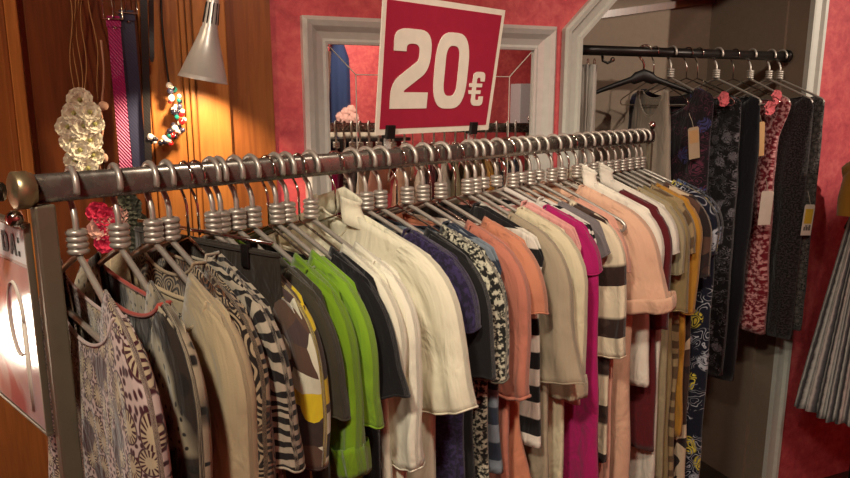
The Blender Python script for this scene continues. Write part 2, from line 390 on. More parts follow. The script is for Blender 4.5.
# ------------------------------------------------------------------ hangers
HW = .208
def arc(cx, cz, r, a0, a1, n, u=1): return [(cx+r*math.cos(a0+(a1-a0)*i/n), 0, cz+r*math.sin(a0+(a1-a0)*i/n)) for i in range(n+1)]
def hanger_meshes(kind):
    out = []
    r = .0045 if kind in ('alu', 'gold') else .0022 if kind in ('thin', 'clip') else .0062 if kind == 'plastic' else .0045
    mat = {'alu': MT['alu'], 'gold': MT['alu'], 'thin': MT['chrome'], 'clip': MT['chrome'], 'plastic': MT['white_plastic'], 'black': MT['black']}[kind]
    hk = min(r, .0043)
    hc = .0195+hk
    pts = arc(0, 0, hc, math.radians(-22), math.radians(208), 22)     # near tip, over the top, down the far side
    pts += [(-hc*.72, 0, -.021), (-.0065, 0, -.032), (-.0012, 0, -.045), (0, 0, -.092)]
    m = MB(); m.tube(pts, hk, 7); out.append(('hook', m, MT['alu'] if kind in ('alu', 'gold') else MT['chrome']))
    if kind in ('alu', 'gold'):
        m = MB()
        n = 4 if kind == 'alu' else 3
        for i in range(n):
            z = -.063-.0085*i; q = .0100
            m.tube([(q*math.cos(2*PI*k/14), q*math.sin(2*PI*k/14), z) for k in range(14)], .0048, 7, closed=True)
        out.append(('neck_coil', m, MT['alu']))
    if kind == 'black':
        m = MB(); prof = []
        n = 28; vs = []; fs = []
        for i in range(n+1):
            u = -HW*1.05+2*HW*1.05*i/n; z = -.085-.36*abs(u)-(.5*max(0, abs(u)-.15)**1.5); hh = .014-.006*(abs(u)/HW); tt = .010
            if abs(u) < .035: hh = .024
            for k in range(10):
                q = 2*PI*k/10; vs.append((u, tt*math.cos(q), z+hh*math.sin(q)))
        for i in range(n):
            for k in range(10): fs.append((i*10+k, i*10+(k+1) % 10, (i+1)*10+(k+1) % 10, (i+1)*10+k))
        m.add(vs, fs+[tuple(range(10)), tuple(n*10+k for k in range(10))]); out.append(('shoulder_bar', m, mat))
    elif kind == 'clip':
        m = MB(); m.tube([(-.165, 0, -.086), (.165, 0, -.086)], .0032, 8); out.append(('bar', m, MT['chrome']))
    else:
        z0 = -.094; dr = .082; er = .011 if kind != 'plastic' else .020
        loop = [(0, 0, z0)]
        for i in range(1, 9): u = (HW-er)*i/8; loop.append((u, 0, z0-dr*(u/HW)**1.05))
        cz = z0-dr-er*.9
        loop += arc(HW-er, cz, er, math.radians(60), math.radians(-90), 6)
        zb = cz-er
        loop += [((HW-er)*(1-i/8.), 0, zb) for i in range(1, 8)]
        full = loop + [(0, 0, zb)] + [(-x, y, z) for x, y, z in loop[:0:-1]]
        m = MB(); m.tube(full, r, 7, closed=True); out.append(('frame', m, mat))
        if kind == 'gold':
            m = MB()
            for k in range(5):
                u = .150+.006*k; z = z0-dr*(u/HW)**1.05
                m.tube([(u-.003*math.sin(q), .0075*math.cos(q), z+.0075*math.sin(q)) for q in [2*PI*j/10 for j in range(10)]], .0022, 5, closed=True)
            out.append(('grip_coil', m, MT['gold']))
    return out
PROTO = {}
def place_hanger(kind, loc, rz, label, group='hangers on the front rail', name=None):
    if kind not in PROTO:
        root = empty('clothes_hanger', loc, rz)
        ch = [m.out(n, mt, root, True) for n, m, mt in hanger_meshes(kind)]
        PROTO[kind] = (root, ch); r = root
    else:
        root, ch = PROTO[kind]; r = root.copy(); COL.objects.link(r); r.location = loc; r.rotation_euler.z = rz
        for c in ch: d = c.copy(); COL.objects.link(d); d.parent = r
    return tag(r, label, 'hanger', group)

# ------------------------------------------------------------------ garments
def smooth01(x): x = max(0., min(1., x)); return x*x*(3-2*x)
def body_mesh(sp, rnd):
    L = sp.get('len', .8); nk = sp.get('neck', .12); ws = sp.get('ws', .205)+.022; th = sp.get('th', .016)
    wh = sp.get('hem', .240); amp = sp.get('amp', .006); kf = sp.get('kf', 55); nd = sp.get('nd', .07); wst = sp.get('waist', 0)
    wa = sp.get('arm', .215); NC, NR = 72, 34
    ph = rnd.random()*6; ph2 = rnd.random()*6; vs = []; uv = []
    top0 = -.079+sp.get('dz', 0)
    def zt(u, s):
        a = abs(u); z = top0-.375*a
        if a < nk:
            e = top0-.375*nk; return e-(nd if s > 0 else nd*.35)*(1-(a/nk)**2)**.6
        if a > .205: z -= (a-.205)*1.2+14*(a-.205)**2
        return z
    for r in range(NR+1):
        R = r/NR
        w0 = ws+(wa-ws)*smooth01(R/.22) if R < .22 else wa+(wh-wa)*((R-.22)/.78)
        w0 -= wst*math.exp(-((R-.45)/.14)**2)
        for c in range(NC):
            q = 2*PI*c/NC; cu = math.cos(q); su = math.sin(q); sgn = 1 if su >= 0 else -1
            u = w0*cu; top = zt(ws*cu, sgn)
            z = top+(-L-top)*(R**1.15)
            t = .0105+(th-.0105)*smooth01(R/.25)+th*.35*R
            fold = math.sin(kf*u+ph+1.3*math.sin(R*2.2+ph2))*.65+math.sin(kf*2.1*u+ph2+R*1.7)*.35
            dd = t*su*(abs(su)**-.35 if abs(su) > .02 else 1)+amp*smooth01(R/.35)*(.5+.9*R)*fold
            dd += .004*noise.noise(Vector((u*9+ph*3, z*9, sgn)))*smooth01(R/.15)
            u += .006*noise.noise(Vector((ph, z*7, cu*2)))*smooth01(R*3)
            if r == NR: z += .006*fold
            vs.append((u, -dd, z)); uv.append((u+(0 if sgn > 0 else 1.3)+sp.get('uo', 0), z))
    fs = [(r*NC+c, r*NC+(c+1) % NC, (r+1)*NC+(c+1) % NC, (r+1)*NC+c) for r in range(NR) for c in range(NC)]
    return vs, fs, uv, zt
def sleeve_mesh(sp, side, rnd):
    S = sp['sl']; Ls = S.get('L', .18); a0 = S.get('a0', -59)+rnd.uniform(-5, 5); a1 = S.get('a1', -84)-3+rnd.uniform(-3, 4); h0 = S.get('h0', .082)*.92; h1 = S.get('h1', .072)*.86
    b = S.get('b', sp.get('th', .016)*.95); NR, NC = 26, 36; ph = rnd.random()*6
    S0 = .05; TURN = .095; Lt = Ls+S0+.005; a00 = -20.5; us = .088+S.get('du', 0)
    p = Vector((us, -.079-.375*us-h0*.98-.003+sp.get('dz', 0))); vs = []; uv = []; ds = Lt/NR; L = 0
    for r in range(NR+1):
        R = r/NR; al = math.radians(a00+(a1-a00)*smooth01((L-S0)/TURN)); d = Vector((math.cos(al), math.sin(al))); nn = Vector((-d.y, d.x))
        h = h0+(h1-h0)*R; Rb = max(0., (L-.03)/Lt)
        if S.get('flare') and R > .6: h += S['flare']*((R-.6)/.4)**2
        for c in range(NC):
            q = 2*PI*c/NC; cu, su = math.cos(q), math.sin(q)
            wr = S.get('amp', .0065)*math.sin(cu*4.6+ph+1.6*R)*smooth01(Rb*1.6)+.004*math.sin(cu*10+ph*2-R*2)*Rb+.009*Rb*noise.noise(Vector((R*4, cu*2.5, ph)))
            P = p+nn*(h*cu)
            k = b*(.30+.85*smooth01(L/.10))*(1+.25*R)
            vs.append((side*(P.x), (k*su*(abs(su)**-.3 if abs(su) > .02 else 1)+wr), P.y-.004*R*math.sin(3*q+ph)))
            uv.append((cu*h+(0 if su < 0 else 1.1)+.5*side, L+.3))
        p = p+d*ds; L += ds
    fs = [(r*NC+c, r*NC+(c+1) % NC, (r+1)*NC+(c+1) % NC, (r+1)*NC+c) for r in range(NR) for c in range(NC)]
    return vs, fs, uv, [vs[NR*NC+c] for c in range(NC)]
def cloth(o, t=.0012):
    s = o.modifiers.new('cloth', 'SOLIDIFY'); s.thickness = t; s.offset = 0
    return o
def garment(kind, loc, rz, sp, mat, label, cat, group=None, trim=None, seed=0):
    rnd = random.Random(seed); L = sp.get('len', .8)
    root = empty(kind, Vector(loc)-Vector((0, 0, L)), rz); tag(root, label, cat, group); up = (0, 0, L)
    v, f, uv, zt = body_mesh(sp, rnd); body = cloth(link('body', v, f, mat, root, uv, True, up))
    nk = sp.get('neck', .12)
    if trim or sp.get('band', True):
        m = MB(); th = sp.get('th', .016); ws = sp.get('ws', .205)+.022; pts = []
        for k in range(40):
            q = 2*PI*k/40; u = nk*1.0*math.cos(q); s = 1 if math.sin(q) >= 0 else -1
            cq = max(-1, min(1, u/ws)); sq = math.sqrt(1-cq*cq); t = .0105
            pts.append((u, -s*t*sq**.65, zt(u*.995, s)+.001))
        m.tube(pts, sp.get('bandr', .0026), 6, closed=True); m.out('neckband', trim or mat, root, True, loc=up)
    if sp.get('sl'):
        for side in (1, -1):
            v, f, uv, rim = sleeve_mesh(sp, side, rnd); s = cloth(link('sleeve', v, f, mat, root, uv, True, up))
            cuff = sp['sl'].get('cuff', 0)
            if sp['sl'].get('band'):
                nB = len(rim); c0 = sum((Vector(p) for p in rim), Vector())/nB; H_ = sp['sl']['band']; bv = []; buv = []
                for j in range(6):
                    for q_, p in enumerate(rim):
                        d_ = Vector(p)-c0; k_ = 1.05+.11*math.sin(PI*.55*j/5)
                        bv.append(c0+Vector((d_.x*k_-side*.012*j/5, d_.y*(k_+.15), d_.z*k_+H_*j/5-.002))); buv.append((q_*.01, j*.01))
                cloth(link('cuff', bv, [(j*nB+q_, j*nB+(q_+1) % nB, (j+1)*nB+(q_+1) % nB, (j+1)*nB+q_) for j in range(5) for q_ in range(nB)], mat, s, buv))
            m = MB(); m.tube([Vector(p)+Vector((0, 0, .002)) for p in rim], cuff or .0018, 6, closed=True, flat=1)
            m.out('cuff' if cuff else 'sleeve_hem', trim if (trim and cuff) else mat, s, True)
    if sp.get('collar'):                     # turned-down shirt collar standing round the neck
        m = MB(); vs = []; fs = []; n = 28; h = .034
        for k in range(n+1):
            q = -PI*.44+(2*PI-PI*.12)*k/n - 0; q = PI*1.5+PI*.16+(2*PI-PI*.32)*k/n
            cx, cy = math.cos(q), math.sin(q)
            for j, (rr, zz) in enumerate(((1.3, -.026), (1.12, -.010), (1.0, .000), (.97, .010), (1.04, .018))):
                rx = .058*cx*rr; vs.append((rx, .021*cy*rr, -.074-.36*abs(rx)+sp.get('dz', 0)+zz))
        for k in range(n):
            for j in range(4): a = k*5+j; fs.append((a, a+1, a+6, a+5))
        c = link('collar', vs, fs, mat, root, [(x[0], x[2]) for x in vs], True, up); cloth(c)
    return root, body
def top_c(nk): return -.088

C_ = {}
def CM(key, *a, **k):
    if key not in C_: C_[key] = cloth_mat(key, *a, **k)
    return C_[key]
SH = dict(L=.19, h0=.082, h1=.068)           # ordinary short sleeve
def mk(**k): return k
IV = (226, 221, 196)
# one row per hanger on the front rail, near to far:
# hook pixel, yaw, hanger kind, garment kind, spec, (pattern name, pattern args), label, category, hanger phrase
ROWS = [
 (72, -7, 'alu', 'blouse', mk(len=.75, neck=.165, th=.016, nd=.07, sl=mk(L=.52, h0=.085, h1=.085)), ('crochet_cream', 'crochet', [(196, 176, 170), (66, 26, 36), (188, 172, 142), (78, 34, 42)], dict(scale=1.9)), 'cream and maroon crochet-look blouse nearest the camera', 'blouse'),
 (115, -6, 'alu', 'blouse', mk(len=.78, neck=.160, th=.018, nd=.04, sl=mk(L=.30)), ('dark_dotted', 'spots', [(46, 38, 32), (30, 26, 24), (176, 164, 138)]), 'dark blouse with cream dotted patches and red neckline', 'blouse'),
 (150, -4, 'alu', 'cardigan', mk(len=.72, neck=.172, th=.017, nd=.08, sl=mk(L=.36, h0=.078, h1=.06)), ('beige_knit', 'plain', [(188, 170, 136)]), 'beige knitted cardigan with lace edging', 'cardigan'),
 (167, -3, 'alu', 'blouse', mk(len=.74, neck=.09, nd=.03, th=.015, sl=mk(L=.32)), ('scroll_brown', 'scroll', [(34, 26, 24), (166, 146, 118), (110, 74, 50)], dict(scale=1.5)), 'black blouse with cream scroll and medallion print', 'blouse'),
 (185, -2, 'thin', 'tunic', mk(len=.8, neck=.07, th=.015, sl=mk(L=.20, h1=.075)), ('zebra', 'zebra', [(30, 26, 26), (178, 166, 146)], dict(scale=1.6)), 'black and cream wavy striped tunic', 'tunic'),
 (196, 7, 'clip', 'skirt', mk(), ('dark_olive', 'plain', [(44, 38, 30)]), 'very dark olive skirt clipped flat by its waistband', 'skirt'),
 (219, -2, 'alu', 'blouse', mk(len=.8, neck=.14, th=.015, sl=mk(L=.22, h1=.06), uo=.3), ('abstract_yellow', 'patches', [(216, 214, 190), (92, 70, 58), (222, 196, 42), (78, 62, 60), (214, 190, 50), (60, 48, 44)], dict(scale=1.5)), 'blouse with white, brown and yellow abstract print', 'blouse'),
 (235, -1, 'alu', 'top', mk(len=.8, neck=.14, th=.014, sl=mk(L=.16, h1=.07)), ('grey_olive', 'plain', [(62, 58, 44)]), 'plain olive grey top between yellow print and lime green', 'top'),
 (251, 0, 'alu', 'blouse', mk(len=.85, neck=.15, th=.017, sl=mk(L=.26, h0=.08, h1=.055, band=.045, a1=-76), amp=.009), ('lime', 'plain', [(112, 150, 26)]), 'lime green blouse with turned-up short sleeve', 'blouse'),
 (267, 0, 'thin', 'blouse', mk(len=.9, neck=.13, th=.016, sl=mk(L=.19, h1=.08)), ('lime_light', 'plain', [(124, 166, 38)]), 'brighter lime green top just behind the cuffed lime blouse', 'top'),
 (286, 1, 'alu', 't_shirt', mk(len=.7, neck=.13, th=.014, sl=mk(L=.17, h1=.07, a1=-72)), ('black_a', 'plain', [(18, 18, 20)]), 'black t-shirt whose sleeve shows between green and ivory', 't-shirt'),
 (298, 1, 'thin', 'blouse', mk(len=.95, neck=.16, th=.016, amp=.010, kf=80, sl=mk(L=.16, h1=.07), uo=.2), ('ivory_thin', 'plain', [(228, 224, 202)]), 'thin ivory gathered blouse behind the black t-shirt', 'blouse'),
 (310, 1, 'alu', 'blouse', mk(len=1.0, neck=.165, th=.017, amp=.010, kf=90, sl=mk(L=.30, h1=.06)), ('ivory_crinkle', 'plain', [(232, 228, 208)]), 'ivory crinkled blouse with long loose folds', 'blouse'),
 (335, 7, 'thin', 'blouse', mk(len=.95, neck=.045, th=.022, nd=.05, ws=.215, dz=.012, sl=mk(L=.24, u0=.138, h0=.085, h1=.088, a1=-74), amp=.008, collar=True), ('ivory', 'plain', [IV]), 'large ivory short-sleeved blouse closed up to the neck', 'blouse'),
 (366, 6, 'alu', 'top', mk(len=.75, neck=.10, th=.018, sl=mk(L=.10, h1=.08)), ('navy_purple', 'speckle', [(34, 28, 54), (56, 46, 86)]), 'dark violet blue top tucked behind the large ivory blouse', 'top'),
 (380, 5, 'alu', 'dress', mk(len=1.0, neck=.13, th=.016, sl=mk(L=.2)), ('black_b', 'plain', [(20, 19, 20)]), 'plain black dress beside the large ivory blouse', 'dress'),
 (397, 4, 'thin', 'dress', mk(len=1.0, neck=.13, th=.015, sl=mk(L=.22, h1=.065)), ('black_speckle', 'speckle', [(28, 28, 26), (196, 192, 170)]), 'black dress with fine cream speckled print', 'dress'),
 (407, 3, 'alu', 'top', mk(len=.6, neck=.10, th=.014, sl=mk(L=.07, h1=.06)), ('teal_stripe', 'stripes', [(42, 50, 66), (120, 130, 140)]), 'small slate blue striped top beside the first terracotta blouse', 'top'),
 (423, 3, 'alu', 'blouse', mk(len=.85, neck=.125, th=.018, ws=.215, sl=mk(L=.27, h0=.085, h1=.07, cuff=.004), amp=.007), ('terracotta', 'plain', [(186, 116, 96)]), 'terracotta pink blouse with elbow sleeve', 'blouse'),
 (441, 3, 'alu', 'dress', mk(len=1.05, neck=.13, th=.018, sl=mk(L=.12, h1=.08), waist=.02, hem=.265, amp=.012), ('salmon', 'plain', [(198, 130, 100)]), 'salmon orange dress gathered at the waist', 'dress'),
 (456, 0, 'thin', 't_shirt', mk(len=.6, neck=.06, nd=.04, th=.014), ('bw_stripe', 'stripes', [(22, 20, 22), (222, 214, 200)]), 'black and white striped top low between salmon and beige', 'top'),
 (468, 2, 'alu', 'blouse', mk(len=.8, neck=.12, th=.017, sl=mk(L=.28, h0=.085, h1=.085, flare=.02), amp=.009), ('beige_sheer', 'plain', [(190, 174, 148)], dict(sheer=.35)), 'sheer beige blouse with a floating ruffle sleeve', 'blouse'),
 (484, 2, 'gold', 'blouse', mk(len=.95, neck=.10, th=.020, ws=.215, sl=mk(L=.33, h0=.085, h1=.08, band=.05, a1=-84), amp=.008), ('cream_cuffed', 'plain', [(212, 200, 168)]), 'cream blouse with wide cuffed elbow sleeve', 'blouse'),
 (497, 1, 'gold', 'top', mk(len=.55, neck=.08, th=.013), ('pale_pink', 'plain', [(222, 160, 152)]), 'pale pink sleeveless top low behind the cream cuffed blouse', 'top'),
 (506, 5, 'plastic', 'top', mk(len=1.0, neck=.11, th=.018, ws=.22, arm=.25, hem=.28, sl=mk(L=.08, h1=.07)), ('magenta', 'plain', [(170, 24, 98)]), 'magenta top on a thick pale plastic hanger', 'top'),
 (514, 1, 'alu', 'top', mk(len=.7, neck=.08, nd=.05, th=.012), ('bw_leaf', 'zebra', [(20, 18, 20), (214, 206, 196)]), 'black and white leaf print top beside the magenta one', 'top'),
 (522, 3, 'gold', 'dress', mk(len=1.1, neck=.11, th=.014, arm=.20, hem=.22, sl=mk(L=.06, h1=.07)), ('slate', 'plain', [(118, 110, 112)]), 'slate grey dress with rounded shoulder', 'dress'),
 (531, 2, 'alu', 'blouse', mk(len=.75, neck=.12, th=.015, sl=mk(L=.30, h0=.08, h1=.065)), ('cream_bands', 'bands', [(222, 206, 178), (52, 34, 30), (70, 52, 44)], dict(scale=.75)), 'cream blouse with dark brown bands round its sleeves', 'blouse'),
 (540, 2, 'gold', 'dress', mk(len=1.15, neck=.11, th=.015, sl=mk(L=.10, h1=.07)), ('rose', 'plain', [(214, 158, 138)]), 'dusty rose dress between banded and peach blouses', 'dress'),
 (563, 1, 'alu', 'blouse', mk(len=1.15, neck=.06, nd=.04, th=.024, ws=.225, sl=mk(L=.22, u0=.14, h0=.088, h1=.085, flare=.012, a1=-74, band=.035), amp=.010), ('peach', 'plain', [(220, 176, 148)]), 'peach tunic with flared elbow sleeve and high shoulder', 'tunic'),
 (578, 0, 'alu', 'shirt', mk(len=.62, neck=.05, nd=.03, th=.02, collar=True, sl=mk(L=.22, h1=.065)), ('white_shirt', 'plain', [(232, 224, 208)]), 'white collared shirt just behind the peach tunic', 'shirt'),
 (587, 1, 'alu', 'dress', mk(len=.82, neck=.11, th=.015, sl=mk(L=.30, h0=.075, h1=.06)), ('maroon', 'plain', [(92, 24, 30)]), 'maroon dress hanging under the peach sleeve', 'dress'),
 (595, 0, 'alu', 'shirt', mk(len=1.1, neck=.05, nd=.03, th=.019, collar=True, sl=mk(L=.10, h1=.08)), ('off_white', 'plain', [(216, 208, 194)]), 'off-white long shirt with pointed collar, second of the white shirts', 'shirt'),
 (603, 0, 'alu', 'top', mk(len=.95, neck=.12, th=.015, sl=mk(L=.16)), ('taupe', 'plain', [(156, 142, 112)]), 'taupe top with rounded shoulder', 'top'),
 (610, -1, 'alu', 'cardigan', mk(len=1.15, neck=.13, th=.016, sl=mk(L=.28, h0=.075, h1=.055)), ('olive_beige', 'plain', [(138, 120, 82)]), 'olive beige long-sleeved cardigan', 'cardigan'),
 (617, -1, 'alu', 'dress', mk(len=1.1, neck=.12, th=.015, sl=mk(L=.12, h1=.07)), ('brown_beige', 'zebra', [(92, 72, 50), (150, 128, 92)], dict(scale=.5)), 'brown and beige marbled dress', 'dress'),
 (624, -4, 'alu', 'cardigan', mk(len=.85, neck=.12, th=.016, sl=mk(L=.30, h0=.075, h1=.06)), ('mustard', 'plain', [(176, 126, 44)]), 'mustard yellow cardigan near the far end of the rail', 'cardigan'),
 (631, 0, 'alu', 'blouse', mk(len=1.1, neck=.13, th=.015, sl=mk(L=.2)), ('brown_cream', 'patches', [(60, 40, 36), (198, 178, 150), (84, 60, 50), (40, 30, 30)]), 'brown and cream printed tunic beside the mustard cardigan', 'tunic'),
 (638, 6, 'alu', 'dress', mk(len=1.3, neck=.12, th=.026, ws=.21, arm=.25, hem=.26, sl=mk(L=.14, h1=.075)), ('navy_floral', 'floral', [(16, 19, 36), (168, 172, 182), (206, 190, 70)]), 'long navy dress printed with yellow and white flowers', 'dress'),
 (643, 6, 'alu', 'dress', mk(len=1.25, neck=.13, th=.028, ws=.20, arm=.21, hem=.24, sl=mk(L=.12)), ('ink_floral', 'floral', [(14, 14, 20), (120, 130, 150), (60, 80, 130)]), 'ink blue dress with small leaf print, last on the rail', 'dress'),
]
cx = {}
for i, row in enumerate(ROWS):
    px, yaw, hk, kind, sp, pat, label, cat = row
    s = s_of(px); rz = RDZ+math.radians(yaw+random.uniform(-1, 1)); loc = RP(s)
    k = pat[3] if len(pat) > 3 else {}
    mat = CM(pat[0], pat[1], pat[2], **k)
    if kind == 'skirt':
        r = place_hanger('clip', loc, rz, 'silver clip hanger carrying the very dark olive skirt')
        # clips + skirt
        for sx in (-.115, .115):
            m = MB(); m.tube([(sx, 0, -.085), (sx, 0, -.100)], .0035, 6); m.box((sx, -.0085, -.108), (.016, .003, .034)); m.box((sx, .0085, -.108), (.016, .003, .034))
            m.out('clip', MT['black'], r, bevel=.001)
        L = .72; root = empty('skirt', Vector(loc)-Vector((0, 0, L)), rz); tag(root, label, cat)
        vs = []; uv = []; NC, NR = 60, 26
        for a in range(NR+1):
            R = a/NR
            for c in range(NC):
                q = 2*PI*c/NC; u = (.178+.03*R)*math.cos(q); f_ = math.sin(50*u+2)
                vs.append((u, -(.0045+.012*R)*math.sin(q)-.006*R*f_, -.098-(L-.098)*R)); uv.append((u, vs[-1][2]))
        cloth(link('skirt_panel', vs, [(a*NC+c, a*NC+(c+1) % NC, (a+1)*NC+(c+1) % NC, (a+1)*NC+c) for a in range(NR) for c in range(NC)], mat, root, uv, True, (0, 0, L)))
        m = MB(); m.tube([(.179*math.cos(2*PI*k/40), .0058*math.sin(2*PI*k/40), -.102) for k in range(40)], [.0028]*40, 6, closed=True)
        m.out('waistband', mat, root, True, loc=(0, 0, L)); continue
    place_hanger(hk, loc, rz, {'alu': 'silver metal', 'gold': 'silver and gold-coiled', 'thin': 'thin chrome', 'plastic': 'thick pale plastic'}[hk]+' hanger carrying the '+label)
    trim = CM('coral_trim', 'speckle', [(170, 58, 50), (206, 110, 90)]) if i == 1 else CM('lace_trim', 'speckle', [(190, 168, 130), (222, 206, 176)]) if i == 2 else None
    sp2 = dict(sp)
    if i in (1, 2): sp2['bandr'] = .0034
    garment(kind, loc, rz, sp2, mat, label, cat, trim=trim, seed=i*3+1)
# hangers with their garments out of sight
EXTRA = [(211, 'alu', 'dark olive skirt', 'yellow abstract print'), (275, 'alu', 'brighter lime top', 'black t-shirt'),
         (351, 'alu', 'large ivory blouse', 'violet blue top'), (431, 'thin', 'terracotta blouse', 'salmon dress'),
         (476, 'alu', 'sheer beige blouse', 'cream cuffed blouse'), (553, 'alu', 'dusty rose dress', 'peach tunic'), (570, 'thin', 'peach tunic', 'white collared shirt')]
for px, hk, a, b in EXTRA:
    place_hanger(hk, RP(s_of(px)), RDZ+math.radians(random.uniform(-3, 3)), 'empty silver hanger squeezed between the %s and the %s' % (a, b))

# ------------------------------------------------------------------ the rack
S_END = s_of(650)
rk = empty('clothes_rack', (RP(S_END/2).x, RP(S_END/2).y, 0), RDZ+PI/2)
tag(rk, 'long chrome garment rack crowded with hangers across the shop', 'clothes rack')
def rl(s, t, z): return (s-S_END/2, -t, z)       # local: x along rail
m = MB(); n = 20; vs = []; fs = []
for s in (0.0, S_END+.01):
    for k in range(n):
        q = 2*PI*k/n; c_, s_ = math.cos(q), math.sin(q)
        vs.append(rl(s, .0115*math.copysign(abs(c_)**.6, c_), RZ+.0192*math.copysign(abs(s_)**.6, s_)))
for k in range(n): fs.append((k, (k+1) % n, n+(k+1) % n, n+k))
m.add(vs, fs+[tuple(range(n)), tuple(n+k for k in range(n))]); m.out('rail', MT['rail'], rk, True)
Mx = Matrix(((0, 0, 1), (0, 1, 0), (-1, 0, 0)))
m = MB(); m.lathe([(0, -.010), (.021, -.010), (.0245, -.008), (.0245, .008), (.022, .010), (.022, .014), (.014, .016)], 24, Mx, rl(.0, 0, RZ)); m.out('end_cap', MT['brass'], rk, True)
for sx, nm in ((.022, 'near'), (S_END+.002, 'far')):
    up_ = MB(); up_.box(rl(sx, .006 if nm == 'near' else 0, (RZ-.02)/2+.02), (.026 if nm == 'near' else .018, .020 if nm == 'near' else .016, RZ-.06)); P_ = up_.out('upright', MT['post'], rk, bevel=.003)
    f_ = MB(); f_.tube([rl(sx, -.28, .03), rl(sx, .28, .03)], .016, 10); f_.out('foot', MT['post'], rk, True)
m = MB(); m.tube([rl(.04, 0, .16), rl(S_END, 0, .16)], .010, 10); m.out('lower_bar', MT['rail'], rk, True)
m = MB(); m.lathe([(.0, -.05), (.005, -.05), (.005, -.012), (.008, -.010), (.011, 0), (.008, .009), (.0, .012)], 16, None, rl(S_END+.01, 0, RZ+.035)); m.out('finial', MT['chrome'], rk, True)
# collar joints of the rail and the sparkling clamp at the near end
m = MB(); m.ball(rl(-.045, -.02, RZ+.004), .022); m.ball(rl(-.062, -.03, RZ-.016), .014); m.tube([rl(-.045, -.02, RZ), rl(-.02, 0, RZ)], .012, 8); m.out('clamp_knob', MT['black_metal'], rk, True)

# ------------------------------------------------------------------ price sign 20 euro
s0, s1 = s_of(379.5), s_of(491); SL = s1-s0; SHt = .262
pr = empty('price_sign', RP(s0-.006, -.004, .046), RDZ+PI/2)       # local x along rail, -y towards shopper side (T)
tag(pr, 'square crimson price sign reading 20€ clipped on top of the rail', 'price sign')
tilt = math.radians(7); Ms = Matrix.Rotation(tilt, 3, 'X')
def slc(x, y, z): return Ms @ Vector((x, y, z))
Hs = SHt; Wt = SL
m = MB()
P4 = [(0, 0), (Wt, 0), (Wt*1.035, Hs*.985), (-.004, Hs*.985)]
m.prism([slc(x, 0, z) for x, z in P4], slc(0, .003, 0)); m.out('board', MT['sign_white'], pr)
m = MB(); bd = .0115
I4 = [(bd*.8, bd), (Wt-bd, bd), (Wt*1.035-bd, Hs*.985-bd), (bd*.8-.004, Hs*.985-bd)]
m.prism([slc(x, -.0006, z) for x, z in I4], slc(0, .0006, 0)); m.out('crimson_field', MT['sign_red'], pr)
def rounded(pts, rad, n=6):
    out = []; k = len(pts)
    for i in range(k):
        p = Vector(pts[i]); a = Vector(pts[i-1]); b = Vector(pts[(i+1) % k]); r = rad[i] if isinstance(rad, list) else rad
        if r <= 0: out.append(p); continue
        d0 = (a-p); d1 = (b-p); r0 = min(r, d0.length*.5); r1 = min(r, d1.length*.5)
        A = p+d0.normalized()*r0; B = p+d1.normalized()*r1
        for j in range(n+1):
            t = j/n; out.append(A*(1-t)**2+p*2*t*(1-t)+B*t*t)
    return out
def glyph(name, outline, hole, x0, z0, w, h, parent, fn, mat, eps=.0012):
    cu = bpy.data.curves.new(name, 'CURVE'); cu.dimensions = '2D'; cu.fill_mode = 'FRONT' if False else 'BOTH'
    for poly in ([outline]+([hole] if hole else [])):
        sp_ = cu.splines.new('POLY'); sp_.points.add(len(poly)-1); sp_.use_cyclic_u = True
        for q, p in zip(sp_.points, poly): q.co = (x0+p[0]*w, z0+p[1]*h, 0, 1)
    cu.extrude = .0004; ob = bpy.data.objects.new(name, cu); COL.objects.link(ob)
    dg = bpy.context.evaluated_depsgraph_get(); me = bpy.data.meshes.new_from_object(ob.evaluated_get(dg))
    bpy.data.objects.remove(ob)
    for v in me.vertices: v.co = fn(v.co.x, -eps-v.co.z, v.co.y)
    me.materials.clear(); me.materials.append(mat); me.name = name
    o = bpy.data.objects.new(name, me); COL.objects.link(o); o.parent = parent; return o
two = rounded([(0, .72), (0, 1), (1, 1), (1, .50), (.34, .23), (.34, .21), (1, .21), (1, 0), (0, 0), (0, .33), (.68, .62), (.68, .82), (.33, .82), (.33, .72)],
              [0, .34, .34, .22, .06, 0, 0, 0, 0, .22, .06, .16, .16, 0])
glyph('digit_two', two, None, .030, .050, .104, .150, pr, slc, MT['sign_white'])
zo_ = rounded([(0, 0), (1, 0), (1, 1), (0, 1)], .4, 8); zi_ = rounded([(.30, .17), (.70, .17), (.70, .83), (.30, .83)], .17, 8)
glyph('digit_zero', zo_, zi_, .148, .049, .104, .152, pr, slc, MT['sign_white'])
eu = rounded([(.98, .72), (.98, 1), (.2, 1), (.2, .66), (0, .66), (0, .55), (.2, .55), (.2, .46), (0, .46), (0, .35), (.2, .35), (.2, 0), (.98, 0), (.98, .28), (.70, .28), (.70, .17), (.46, .17), (.46, .35), (.78, .35), (.78, .46), (.46, .46), (.46, .55), (.84, .55), (.84, .66), (.46, .66), (.46, .83), (.70, .83), (.70, .72)],
             [0, .25, .3, 0, 0, 0, 0, 0, 0, 0, 0, .3, .25, 0, 0, .1, .1, 0, 0, 0, 0, 0, 0, 0, 0, .1, .1, 0], 5)
glyph('euro_symbol', eu, None, .262, .054, .052, .072, pr, slc, MT['sign_white'])
for fx in (.10, .83):
    m = MB(); m.box(slc(Wt*fx, -.004, .006), (.021, .008, .026), Ms); m.box(slc(Wt*fx, .006, .006), (.021, .006, .026), Ms)
    c = m.out('clip', MT['black'], pr, bevel=.001)
    m = MB(); m.box((Wt*fx, .004, -.014), (.016, .003, .034)); m.box((Wt*fx, .004, -.032), (.02, .012, .006)); m.out('clip_stem', MT['clear'], c)

